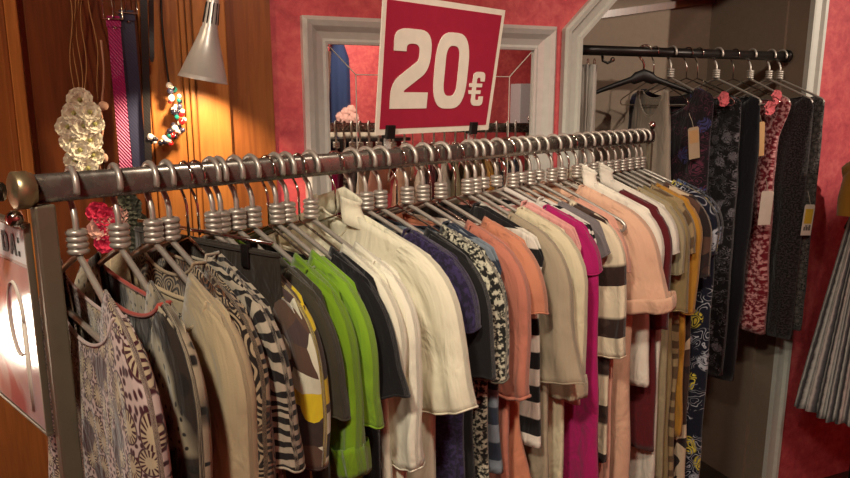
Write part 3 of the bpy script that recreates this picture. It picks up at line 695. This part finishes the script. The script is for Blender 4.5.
# ------------------------------------------------------------------ small sign holder at the near end
def panel_mats():
    n = NT('promo_print'); v = n.uv(kind='Object')
    f = n.noise(v, 7, 2, .5, 1.0)
    col = n.ramp(f, [(.36, srgb(208, 184, 192)), (.5, srgb(222, 204, 210)), (.6, srgb(196, 112, 128))])
    return n.done(col, .12, 0, Coat_Weight=1., Coat_Roughness=.05)
PH, PW = .292, .30
sh = empty('sign_holder', RP(.006, -.012, -.048-PH), RDZ)       # local x = towards shopper, panel extends to -x
tag(sh, 'slanted glossy pink poster in a metal holder hanging at the near rail end', 'sign holder')
m = MB(); m.box((-PW/2, 0, PH/2), (PW, .003, PH)); m.out('backing', MT['white_plastic'], sh)
m = MB(); m.box((-PW/2, -.002, PH/2-.028), (PW-.01, .001, PH-.062)); prn = m.out('poster', panel_mats(), sh)
m = MB(); m.box((-PW/2, -.002, PH-.031), (PW-.012, .0012, .046)); m.out('title_strip', simple('poster_white', srgb(238, 242, 242), .5), sh)
def lfn(x, y, z): return Vector((x, -.002+y, z))
Aout = [(0, 0), (.30, 0), (.37, .24), (.63, .24), (.70, 0), (1, 0), (.64, 1), (.36, 1)]; Ain = [(.42, .42), (.58, .42), (.5, .74)]
glyph('letter_a', Aout, Ain, -.066, PH-.046, .026, .029, sh, lfn, MT['letter'])
Dout = rounded([(0, 0), (1, 0), (1, 1), (0, 1)], [0, .45, .45, 0]); Din = rounded([(.3, .2), (.7, .2), (.7, .8), (.3, .8)], [0, .25, .25, 0])
glyph('letter_d', Dout, Din, -.098, PH-.046, .025, .029, sh, lfn, MT['letter'])
for zz in (0, .72): glyph('colon_dot', [(0, 0), (1, 0), (1, 1), (0, 1)], None, -.034, PH-.045+zz*.026, .006, .007, sh, lfn, MT['letter'])
m = MB(); m.box((-PW/2, 0, PH), (PW+.004, .009, .006)); m.box((-PW/2, 0, 0), (PW+.004, .009, .005)); m.box((-.001, 0, PH/2), (.005, .009, PH)); m.box((-PW, 0, PH/2), (.005, .009, PH)); m.out('frame', MT['post'], sh, bevel=.001)
m = MB(); m.ball((.004, -.014, PH+.012), .011, 14, 10); m.tube([(.004, -.014, PH+.012), (.004, -.004, PH-.002)], .003, 6); m.out('ball_knob', MT['chrome'], sh, True)
# white looped drawing on the poster
m = MB(); m.tube([(-.075+.030*math.cos(q), -.0032, .150+.055*math.sin(q)) for q in [2*PI*k/30 for k in range(26)]], .003, 6, flat=.2); m.tube([(-.045, -.0032, .15), (-.044, -.0032, .02)], .004, 6, flat=.2)
m.out('white_loop', MT['sign_white'], sh, True)

#PART2
# ------------------------------------------------------------------ changing niche: rail, hangers, clothes
VR = -.07
kz = at_wall(680, 53, VR)[1]
def kl(px): return at_wall(px, 53, VR)[0]
kr = empty('niche_rail', WP((oLi+oRi)/2, VR, kz), RWZ); tag(kr, 'dark metal rail spanning the changing niche behind the rack', 'rail')
hwk = (oRi-oLi)/2
m = MB(); m.tube([(-hwk+.0, 0, 0), (hwk, 0, 0)], .0180, 16); m.out('rail_tube', MT['black_metal'], kr, True)
for a, b in ((-hwk, .026), (-hwk+.022, .023), (-hwk+.036, .021), (hwk-.012, .026)):
    m = MB(); m.tube([(a, 0, 0), (a+.011, 0, 0)], b, 16); m.out('end_flange', MT['black_metal'], kr, True)
KZ = math.atan2(-Nd.y, -Nd.x)
def kloc(px): return WP(kl(px), VR, kz)
KR = [  # hook px, yaw, hanger, spec, pattern, label, category
 (655, -4, 'thin', mk(len=.8, neck=.075, ws=.075, th=.02, arm=.11, hem=.16, nd=.10, dz=-.03), ('greige', 'plain', [(150, 138, 124)]), 'grey beige strappy dress, first garment in the changing niche', 'dress'),
 (672, 2, 'alu', mk(len=1.1, neck=.14, ws=.2, th=.028, nd=.1), ('dark_multi', 'floral', [(22, 14, 22), (90, 40, 60), (60, 60, 110)]), 'dark purple printed dress with kraft tag in the niche', 'dress'),
 (699, 5, 'thin', mk(len=1.25, neck=.17, nd=.05, dz=-.018, ws=.19, th=.03, hem=.23), ('black_paisley', 'floral', [(12, 11, 14), (112, 108, 114)], dict(scale=1.6)), 'black dress with grey white paisley print in the niche', 'dress'),
 (718, 6, 'alu', mk(len=1.30, neck=.17, nd=.05, dz=-.018, ws=.185, th=.03, hem=.2), ('ink', 'plain', [(12, 13, 20)]), 'plain black blue long dress beside the red floral one', 'dress'),
 (752, -3, 'alu', mk(len=1.12, neck=.18, nd=.05, dz=-.018, ws=.195, th=.030, arm=.17, hem=.19, amp=.009), ('red_floral', 'speckle', [(112, 20, 34), (206, 150, 148)], dict(scale=.5)), 'red and white floral dress with a white tag in the niche', 'dress'),
 (771, 2, 'alu', mk(len=1.15, neck=.17, nd=.05, dz=-.018, ws=.195, th=.032, hem=.22, amp=.010), ('black_lace', 'speckle', [(18, 15, 16), (60, 54, 54)], dict(scale=1.3)), 'black sheer lace patterned dress in the niche, last but one', 'dress'),
 (782, 3, 'alu', mk(len=1.12, neck=.17, nd=.05, dz=-.018, ws=.19, th=.022, hem=.21), ('grey_medallion', 'crochet', [(96, 92, 88), (22, 20, 22)], dict(scale=2.2)), 'grey medallion print dress beside the niche frame', 'dress'),
]
pp = []
for i, (px, yaw, hk, sp, pat, label, cat) in enumerate(KR):
    rz = KZ+math.radians(yaw); loc = kloc(px)
    place_hanger(hk, loc, rz, 'niche rail hanger carrying the '+label.split(' with ')[0].split(' in the ')[0].split(',')[0], 'hangers on the niche rail')
    garment('dress', loc, rz, sp, CM(pat[0], pat[1], pat[2], **(pat[3] if len(pat) > 3 else {})), label, cat, seed=100+i)
place_hanger('black', kloc(645), KZ+math.radians(58), 'wide black padded hanger, empty, at the left of the niche rail', 'hangers on the niche rail')
place_hanger('thin', kloc(688), KZ+math.radians(14), 'thin chrome hanger without clothes, in the middle of the niche rail', 'hangers on the niche rail')
place_hanger('thin', kloc(735), KZ+math.radians(10), 'thin chrome hanger hanging empty just before the red floral dress', 'hangers on the niche rail')
# flower knots on straps
def flower_mesh(mb, c, r, petals=6, rnd=random, layers=2, ax=None):
    c = Vector(c); ax = (ax or Vector((-Nd.x*-1, -Nd.y*-1, 0))*-1).normalized(); e1 = ax.orthogonal().normalized(); e2 = ax.cross(e1)
    for ly in range(layers):
        rr = r*(1-.32*ly)
        for k in range(petals):
            a0 = 2*PI*(k+.5*ly)/petals+rnd.random()*.3; n = 5; vs = []
            d = e1*math.cos(a0)+e2*math.sin(a0); t = e1*-math.sin(a0)+e2*math.cos(a0)
            for i in range(n+1):
                q = i/n; w = rr*.62*math.sin(PI*min(1, q*.80+.08))
                for j in range(-2, 3):
                    s = j/2; ruf = rr*.10*math.sin(5*s+q*7+a0*3)
                    vs.append(c+d*rr*q+t*w*s+ax*(rr*(.22+.25*ly)*math.sin(q*PI*.6)+ruf*q+rr*.16*s*s))
            mb.add(vs, [(i*5+j, i*5+j+1, i*5+j+6, i*5+j+5) for i in range(n) for j in range(4)])
MT['petal_pink'] = cloth_mat('pink_red_petals', 'speckle', [(196, 52, 70), (232, 170, 170)], scale=.5)
MT['petal_white'] = simple('white_petals', srgb(244, 240, 222), .8); MT['petal_green'] = simple('flower_centre', srgb(150, 150, 90), .8)
MT['petal_rose'] = simple('rose_petals', srgb(206, 40, 84), .8); MT['petal_blush'] = simple('blush_petals', srgb(226, 176, 168), .8)
for px, py, lb in ((722, 99, 'red and white fabric flower above the paisley dress'), (768, 108, 'red and white fabric flower, lower one at the red floral dress'), (775, 97, 'red and white fabric flower, upper one at the red floral dress')):
    u, z = at_wall(px, py, .10); m = MB(); flower_mesh(m, WP(u, .10, z), .028, 6, random, 3)
    tag(m.out('fabric_flower', MT['petal_pink'], None, True), lb, 'flower', 'fabric flowers on the niche dresses')
# price tags
def price_tag(px, py, v, w, h, mat, label, rot=0, marks=None, lean=.0):
    u, z = at_wall(px, py, v); e = empty('price_tag', WP(u, v, z), RWZ+lean); tag(e, label, 'price tag')
    R = Matrix.Rotation(math.radians(rot), 3, 'Y')
    m = MB(); pts = [(-w/2, -h/2), (w/2, -h/2), (w/2, h/2-.006), (w/2-.006, h/2), (-w/2+.006, h/2), (-w/2, h/2-.006)]
    m.prism([R @ Vector((x, 0, zz)) for x, zz in pts], (0, .0012, 0)); m.out('card', mat, e)
    m = MB(); m.tube([R @ Vector((0, -.001, h/2-.006)), R @ Vector((.004, .01, h/2+.02)), R @ Vector((0, .02, h/2+.05))], .0008, 5); m.out('thread', MT['thread'], e, True)
    for nm, x0, x1, z0, z1, mm in (marks or []):
        m = MB(); m.prism([R @ Vector((x, -.0008, zz)) for x, zz in ((x0*w, z0*h), (x1*w, z0*h), (x1*w, z1*h), (x0*w, z1*h))], (0, .0006, 0)); m.out(nm, mm, e)
price_tag(694, 143, .13, .05, .115, MT['card_beige'], 'long kraft tag on the dark purple niche dress', -8, [('printed_patch', -.4, .4, 0, .4, MT['card_tan'])])
price_tag(761, 139, .13, .036, .13, MT['card_tan'], 'narrow tan tag at the top of the red floral dress', -5)
price_tag(766, 208, .16, .064, .132, MT['card_white'], 'large blank white tag on the red floral dress', 2)
bars = [('barcode_bar', -.32+.12*k, -.32+.12*k+(.05 if k % 2 else .08), -.34, -.16 if k % 3 else -.22, MT['letter']) for k in range(6)]
price_tag(808, 220, .16, .056, .125, MT['card_white'], 'white tag with yellow label and barcode on the last niche dress', 4, [('yellow_label', -.38, .38, -.12, .36, MT['card_yellow'])]+bars)
# curtain gathered at the left of the niche
cu0, ctop = at_wall(573, 64, -.11); cu1 = at_wall(601, 64, -.11)[0]
root = empty('curtain', WP((cu0+cu1)/2, -.13, .04), RWZ); tag(root, 'pale grey pleated curtain gathered at the left side of the niche', 'curtain')
vs = []; fs = []; uv = []; n = 70; w = cu1-cu0; hh = ctop-.04
for r in range(13):
    for i in range(n+1):
        q = i/n; x = -w/2+w*q*(1+.12*r/12)+.006*math.sin(q*31); y = .026*math.sin(q*2*PI*3.5)*(1+.25*math.sin(r*.8+q*6)*r/12)
        vs.append((x, y, hh*(1-r/12))); uv.append((q, hh*(1-r/12)))
for r in range(12):
    for i in range(n): a = r*(n+1)+i; fs.append((a, a+1, a+n+2, a+n+1))
cloth(link('cloth', vs, fs, CM('curtain_grey', 'plain', [(196, 190, 180)]), root, uv), .002)
m = MB()
for k in range(4): m.tube([(-w/2+.02+k*w/4.2+.004*math.cos(q), .012*math.cos(q)*0, hh+.010+.012*math.sin(q)) for q in [2*PI*j/12 for j in range(12)]], .0015, 5, closed=True)
m.out('ring', MT['chrome'], root, True)
u, z = at_wall(606, 61, -.09); e = empty('wall_hook', WP(u, -.09, z), RWZ); tag(e, 'small shiny hook under the niche rail beside the curtain', 'hook')
m = MB(); m.tube([(-.02, 0, .03), (-.014, 0, 0), (0, -.01, -.008), (.012, -.02, .0)], .005, 8); m.out('arm', MT['black_metal'], e, True)
m = MB(); m.ball((.013, -.021, .004), .009); m.out('ball_tip', MT['chrome'], e, True)

# ------------------------------------------------------------------ on the wooden panelling
VW = .05
def wp(px, py, v=VW):
    u, z = at_wall(px, py, v); return WP(u, v, z)
def local(root, pts): o = root.location; return [Vector(p)-o for p in pts]
# white flower garland on raffia strands
g = empty('flower_garland', wp(83, 150)); tag(g, 'garland of cream white fabric flowers hanging on raffia strands', 'garland')
rr = random.Random(3); m = MB()
for xa, xb, ph in ((66, 76, 0), (72, 80, 1), (79, 82, 2), (84, 84, 3), (88, 98, 4)):
    pts = [wp(xa+(xb-xa)*t+4*math.sin(3*t*2+ph)*math.sin(PI*t), -30+130*t, VW+.006+.004*math.sin(ph+t*5)) for t in [i/14 for i in range(15)]]
    m.tube(local(g, pts), .0016, 6)
m.out('raffia_strand', simple('raffia', srgb(158, 116, 72), .8), g, True)
cm = MB()
for k, (x, y, r) in enumerate([(80, 100, .040), (74, 113, .036), (90, 112, .034), (68, 127, .038), (84, 126, .042), (95, 124, .03), (72, 141, .038), (90, 140, .040), (80, 150, .036), (93, 155, .036), (75, 160, .034), (88, 168, .034)]):
    m = MB(); c = wp(x, y, VW+.02+.008*(k % 3)); flower_mesh(m, c-g.location, r*.80, 7, rr, 3); f = m.out('flower', MT['petal_white'], g, True)
    m = MB(); m.ball(c-g.location-Nd*.008, .006, 8, 6); m.out('flower_centre', MT['petal_green'], f, True)
e = empty('knotted_cord', wp(103, 130)); tag(e, 'dusty pink knotted cord hanging beside the white flower garland', 'cord')
m = MB(); m.tube(local(e, [wp(101+3*math.sin(t*6), 40+130*t, VW+.012) for t in [i/20 for i in range(21)]]), .003, 7); m.tube(local(e, [wp(98+5*math.sin(t*5), 105+68*t, VW+.016) for t in [i/16 for i in range(17)]]), .0028, 7)
m.out('cord', simple('dusty_cord', srgb(178, 134, 112), .8), e, True)
kmat = simple('dusty_knot', srgb(196, 156, 136), .8)
m = MB(); m.ball(wp(103, 106, VW+.016)-e.location, .015, 10, 8, (1, .7, .8)); m.out('knot', kmat, e, True)
m = MB(); m.ball(wp(105, 158, VW+.016)-e.location, .010, 10, 8, (.8, .7, 1.2)); m.out('knot', kmat, e, True)
# belts
def belt(name, pa, pb, w, mat, label, buckle, v=VW+.01):
    a, b = wp(*pa, v), wp(*pb, v); e = empty(name, b); tag(e, label, 'belt'); d = (b-a).normalized(); x = d.cross(Nd).normalized()
    m = MB(); n = 16; vs = []; fs = []
    for i in range(n+1):
        c = a+(b-a)*(i/n)-Nd*.004*math.sin(i*.5)-b; hw = w/2*(1 if i < n else .5)
        vs += [c-x*hw, c-x*hw-Nd*.003, c+x*hw-Nd*.003, c+x*hw]
    for i in range(n):
        for k in range(4): fs.append((i*4+k, i*4+(k+1) % 4, i*4+4+(k+1) % 4, i*4+4+k))
    m.add(vs, fs+[(0, 1, 2, 3), tuple(n*4+k for k in range(4))]); m.out('strap', mat, e)
    if buckle:
        m = MB(); c = a-d*.018-Nd*.006-b; W = w*.75; H = .026
        m.tube([c-x*W-d*H, c+x*W-d*H, c+x*W+d*H, c-x*W+d*H], .0028, 7, closed=True); m.tube([c+d*H, c-d*H], .002, 6); m.out('buckle', MT['chrome'], e, True)
        m = MB(); c = a+d*.02-b; m.box(c-Nd*.004, (w*1.15, .009, .014), Matrix((x, Nd, d)).transposed()); m.out('keeper_loop', mat, e)
        m = MB(); m.ball(a+d*.03+x*w*.1-Nd*.006-b, .004); m.out('stud', MT['chrome'], e, True)
def leather(name, c, weave):
    n = NT(name); v = n.uv(kind='Object'); w = n.add('TexWave', {'Vector': v, 'Scale': 60., 'Distortion': 1.}, bands_direction='DIAGONAL').outputs[1]
    n.bump(w, weave, .002); return n.done(n.mix(w, tuple(x*.75 for x in c), c), .45, 0)
belt('belt', (113, 16), (127, 178), .031, leather('magenta_weave', srgb(168, 26, 104), .8), 'magenta woven belt with silver buckle hanging on the panelling', True)
belt('belt', (126, 10), (141, 178), .036, leather('navy_leather', srgb(44, 48, 76), .1), 'wide navy blue leather belt beside the magenta one', True, VW+.004)
belt('belt', (143, -20), (149, 178), .018, leather('black_leather', srgb(20, 16, 18), .1), 'narrow black strap belt beside the navy one', False, VW+.016)
belt('belt', (151, -20), (152, 62), .012, leather('black_leather_thin', srgb(24, 18, 18), .1), 'short black strap ending above the bead necklace', False, VW+.02)
# bead necklace
e = empty('bead_necklace', wp(170, 115)); tag(e, 'chunky necklace of pearl, red and green beads hanging on black ribbon', 'necklace')
path = [(169, 84), (173, 92), (176, 101), (178, 110), (179, 120), (177, 129), (172, 136), (165, 141), (157, 141), (150, 138)]
bc = [srgb(228, 214, 200), srgb(30, 28, 40), srgb(214, 200, 190), srgb(60, 60, 80), srgb(190, 30, 36), srgb(222, 214, 206), srgb(24, 110, 100), srgb(40, 36, 50)]
bm_ = [simple('bead_%d' % i, c, .15) for i, c in enumerate(bc)]
rb = random.Random(5)
for i in range(58):
    t = i/57*(len(path)-1); k = min(int(t), len(path)-2); q = t-k
    x = path[k][0]*(1-q)+path[k+1][0]*q+rb.uniform(-5.5, 5.5)*(1 if i > 5 else .3); y = path[k][1]*(1-q)+path[k+1][1]*q+rb.uniform(-3, 3)
    m = MB(); m.ball(wp(x, y, VW+.012+rb.random()*.012)-e.location, rb.uniform(.0055, .0095), 10, 7); m.out('bead', bm_[(i*5) % 8], e, True)
m = MB(); m.tube(local(e, [wp(169-8*math.sin(t*1.6), 84-95*t, VW+.01) for t in [j/10 for j in range(11)]]), .003, 6); m.tube(local(e, [wp(150-3*t, 138-120*t, VW+.01) for t in [j/10 for j in range(11)]]), .0022, 6)
m.out('ribbon', MT['black'], e, True)
# pink flowers and dark bunch below the rail
e = empty('flower_bunch', wp(107, 222)); tag(e, 'bunch of rose pink fabric flowers seen under the near rail', 'flowers')
for k, (x, y, r) in enumerate([(98, 212, .03), (108, 218, .034), (100, 228, .032), (112, 232, .03), (106, 242, .03), (118, 214, .026), (121, 226, .024)]):
    m = MB(); flower_mesh(m, wp(x, y, VW+.02)-e.location, r, 6, rr, 3); m.out('flower', MT['petal_blush'] if k in (2, 5, 6) else MT['petal_rose'], e, True)
m = MB(); m.tube(local(e, [wp(104, 150+70*t, VW+.01) for t in [j/6 for j in range(7)]]), .0015, 5); m.out('cord', MT['black'], e, True)
e = empty('leaf_bunch', wp(132, 225)); tag(e, 'dark green grey bunch of fabric leaves beside the pink flowers', 'leaves')
m = MB()
for k in range(10): flower_mesh(m, wp(132+rr.uniform(-7, 7), 200+5*k, VW+.02)-e.location, .026, 5, rr, 1)
m.out('leaves', simple('dark_leaves', srgb(52, 56, 46), .7), e, True)
# silver cone lamp
a = wp(214, -6, .21); b = wp(203, 80, .195); ax = (b-a).normalized(); Lx = (b-a).length
e = empty('cone_lamp', a); tag(e, 'silver cone lamp with slotted neck above the panelling', 'lamp')
e1 = ax.orthogonal().normalized(); e2 = ax.cross(e1); Ml = Matrix((e1, e2, ax)).transposed()
m = MB(); m.lathe([(.004, 0), (.010, .004), (.015, .015), (.019, Lx*.38), (.0215, Lx*.40), (.024, Lx*.46), (.062, Lx), (.0635, Lx), (.0615, Lx-.002), (.022, Lx*.46), (.014, Lx*.42)], 40, Ml); sh_ = m.out('lamp_shade', simple('satin_silver', srgb(200, 196, 190), .36, .4), e, True)
m = MB()
for k in range(10):
    q = 2*PI*k/10; d0 = Vector((math.cos(q), math.sin(q), 0)); m.tube([Ml @ (d0*.0158+Vector((0, 0, .022))), Ml @ (d0*.0188+Vector((0, 0, Lx*.34)))], .0018, 5)
m.out('vent_slot', MT['black_metal'], sh_, True)
m = MB(); m.tube([(0, 0, 0), Vector((.0, 0, .10)), Vector((0, 0, .12))+Nd*.10, Vector((0, 0, .12))+Nd*.18], .006, 8); m.out('arm', MT['alu'], e, True)
def glow(name, col, st):
    n = NT(name); n.put(n.b.inputs['Emission Color'], col); n.b.inputs['Emission Strength'].default_value = st; return n.done(col, .4)
m = MB(); m.ball(Ml @ Vector((0, 0, Lx-.055)), .024, 16, 10); m.out('bulb', glow('bulb_glow', (1, .78, .5), 12), e, True)
l = spot('cone_lamp_light', a+ax*(Lx-.02), a+ax*(Lx+1)+Nd*.2, 15, col=(1, .74, .44), size=.02, ang=125, blend=.5)
# unseen globe lamp, placed at left so its reflection gives the poster's glare
u, v, z = -1.75, .30, 1.18
e = empty('glare_lamp', WP(u, v, 0)); tag(e, 'unseen floor lamp with a glowing globe, giving the glare on the poster', 'lamp')
m = MB(); m.lathe([(0, 0), (.14, 0), (.14, .012), (.02, .03), (.011, .06), (.011, z-.09), (.03, z-.08), (.03, z-.06)], 24); m.out('stand', MT['black_metal'], e, True)
m = MB(); m.ball((0, 0, z), .10, 24, 14); m.out('globe', glow('globe_glow', (1, .86, .68), 26), e, True)

# ------------------------------------------------------------------ dress form at the right edge
vD = .34; uD = at_wall(888, 200, vD)[0]; zW = at_wall(846, 214, vD)[1]; zHm = at_wall(835, 411, vD)[1]; zS = at_wall(843, 163, vD)[1]
e = empty('dress_form', WP(uD, vD, 0), RWZ); tag(e, 'dark dress form on a stand wearing the clothes at the right edge', 'dress form')
m = MB(); pr_ = [(0, zW-.16), (.10, zW-.14), (.135, zW-.08), (.10, zW+.02), (.125, zW+.14), (.14, zS-.06), (.12, zS-.005), (.055, zS+.025), (.045, zS+.075), (0, zS+.08)]
m.lathe([(r, z) for r, z in pr_], 32); m.out('bust', simple('dark_fabric', srgb(60, 40, 44), .8), e, True)
m = MB(); m.tube([(0, 0, .03), (0, 0, zW-.14)], .014, 12)
for k in range(3): m.tube([(0, 0, .10), (.26*math.cos(k*2.09), .26*math.sin(k*2.09), .012)], .010, 8)
m.out('stand', MT['black_metal'], e, True)
e = empty('pleated_skirt', WP(uD, vD, zHm), RWZ); tag(e, 'grey, black and white striped pleated skirt at the right edge', 'skirt')
vs = []; fs = []; uv = []; n = 240; H = zW-zHm
for r in range(25):
    R = r/24; rad = .132+.135*R**.9
    for k in range(n):
        q = 2*PI*k/n; p_ = .010*(.3+R)*math.sin(q*34+.6*math.sin(q*5))+.014*R*math.sin(q*7+1)
        vs.append(((rad+p_)*math.cos(q), (rad*.75+p_)*math.sin(q), H*(1-R)+.008*R*math.sin(q*9))); uv.append((k/n*1.4, H*(1-R)))
for r in range(24):
    for k in range(n): fs.append((r*n+k, r*n+(k+1) % n, (r+1)*n+(k+1) % n, (r+1)*n+k))
cloth(link('skirt_cloth', vs, fs, cloth_mat('striped_pleats', 'pleats', [(40, 39, 43), (206, 202, 196), (110, 108, 112)], scale=.9), e, uv))
m = MB(); m.tube([(.137*math.cos(q), .137*.75*math.sin(q), H+.004) for q in [2*PI*k/40 for k in range(40)]], .008, 8, closed=True); m.out('waistband', MT['letter'], e, True)
e = empty('mustard_bolero', WP(uD, vD, zW), RWZ); tag(e, 'mustard bolero cardigan over the pleated skirt at the right edge', 'cardigan')
vs = []; fs = []; uv = []; n = 48; H = zS-zW
for r in range(13):
    R = r/12; a = .142+.055*math.sin(PI*min(1, R*1.05)*.62); 
    if R > .75: a -= .10*((R-.75)/.25)**1.6
    for k in range(n):
        q = 2*PI*k/n; w_ = .004*math.sin(9*q+R*5)
        vs.append(((a+w_)*math.cos(q), (a*.72+w_)*math.sin(q), .02+R*(H+.0))); uv.append((q*.15, R*.3))
for r in range(12):
    for k in range(n): fs.append((r*n+k, r*n+(k+1) % n, (r+1)*n+(k+1) % n, (r+1)*n+k))
cloth(link('body', vs, fs, CM('mustard_b', 'plain', [(168, 124, 44)]), e, uv))
for sd in (-1, 1):
    m = MB(); m.tube([(sd*.135, 0, H-.035), (sd*.175, -.005, H-.07), (sd*.20, -.01, H-.14), (sd*.205, -.015, H-.20)], [.045, .058, .056, .054], 20, cap=False); m.out('sleeve', C_['mustard_b'], e, True)

# ------------------------------------------------------------------ seen in the mirror: the far side of the shop
uc = (Vector((0, 0, 0))-P0).dot(Wd); vc = -(Vector((0, 0, 0))-P0).dot(Nd)
def mir(px, py, v=VF):
    um, zm = at_wall(px, py, .008); k = v/vc; return um+(um-uc)*k, zm+(zm-EYE)*k
ua, za = mir(324, 36); ub, zb = mir(347, 128)
e = empty('blue_coat', WP((ua+ub)/2, VF-.12, zb-.35), RWZ); tag(e, 'long dark blue coat hanging on the far wall, seen in the mirror', 'coat')
vs = []; fs = []; n = 60; Hc = za-zb+.35; w = abs(ub-ua)
for r in range(13):
    R = r/12; ww = w*.5*(.35+.65*smooth01(R*5))
    for k in range(n):
        q = 2*PI*k/n; f_ = 1+.12*math.sin(8*q)*R
        vs.append((ww*math.cos(q)*f_, .07*math.sin(q)*f_, Hc*(1-R)))
for r in range(12):
    for k in range(n): fs.append((r*n+k, r*n+(k+1) % n, (r+1)*n+(k+1) % n, (r+1)*n+k))
link('body', vs, fs+[tuple(range(n))], simple('blue_wool', srgb(34, 52, 96), .85), e)
m = MB(); m.box((0, .07, Hc-.03), (.05, .1, .02)); m.out('hook', MT['chrome'], e)
uS0, zS0 = mir(320, 137); uS1, _ = mir(385, 137)
e = empty('wall_shelf', WP((uS0+uS1)/2, VF-.15, zS0), RWZ); tag(e, 'dark shelf on the far wall, seen in the mirror', 'shelf')
m = MB(); m.box((0, 0, -.02), (abs(uS1-uS0)+.3, .30, .03)); m.out('board', MT['black'], e); m = MB()
for sx in (-.6, .6): m.box((sx*abs(uS1-uS0)*.5, .06, -.09), (.03, .18, .12))
m.out('bracket', MT['black'], e)
for k in range(6):
    uu = uS0+(uS1-uS0)*(k+.5)/6; e = empty('jar', WP(uu, VF-.16, zS0-.005)); tag(e, 'pale jar on the far shelf, seen in the mirror', 'jar', 'pale jars in a row on the far shelf')
    m = MB(); m.lathe([(0, 0), (.04, 0), (.045, .02), (.045, .09), (.034, .11), (0, .11)], 14); m.out('vessel', MT['card_white'], e, True)
    m = MB(); m.lathe([(0, .11), (.036, .11), (.036, .13), (0, .13)], 14); m.out('lid', MT['black'], e, True)
uf, zf = mir(340, 112); e = empty('dried_flowers', WP(uf, VF-.22, zS0-.005)); tag(e, 'bunch of pale dried flowers in a vase, seen in the mirror', 'flowers')
m = MB(); m.lathe([(0, 0), (.03, 0), (.035, .05), (.02, .12), (.025, .14)], 14); m.out('vase', MT['card_white'], e, True)
m = MB()
for k in range(9): flower_mesh(m, (rr.uniform(-.07, .07), rr.uniform(-.05, .05), .17+rr.uniform(0, .09)), .045, 6, rr, 2)
m.out('blossoms', MT['petal_blush'], e, True)
ua, za = mir(511, 84); ub, zb = mir(531, 124)
e = empty('wall_cabinet', WP((ua+ub)/2, VF-.1, zb), RWZ); tag(e, 'pale wall cabinet on the far wall, seen in the mirror', 'cabinet')
m = MB(); m.box((0, 0, (za-zb)/2), (abs(ub-ua), .2, za-zb)); m.out('case', simple('pale_cabinet', srgb(206, 212, 220), .5), e, bevel=.006)
m = MB()
for k in range(2): m.box((0, -.104, (za-zb)*(.28+.44*k)), (abs(ub-ua)*.86, .012, (za-zb)*.36))
m.out('door', simple('grey_cabinet_door', srgb(150, 164, 186), .4), e, bevel=.004)
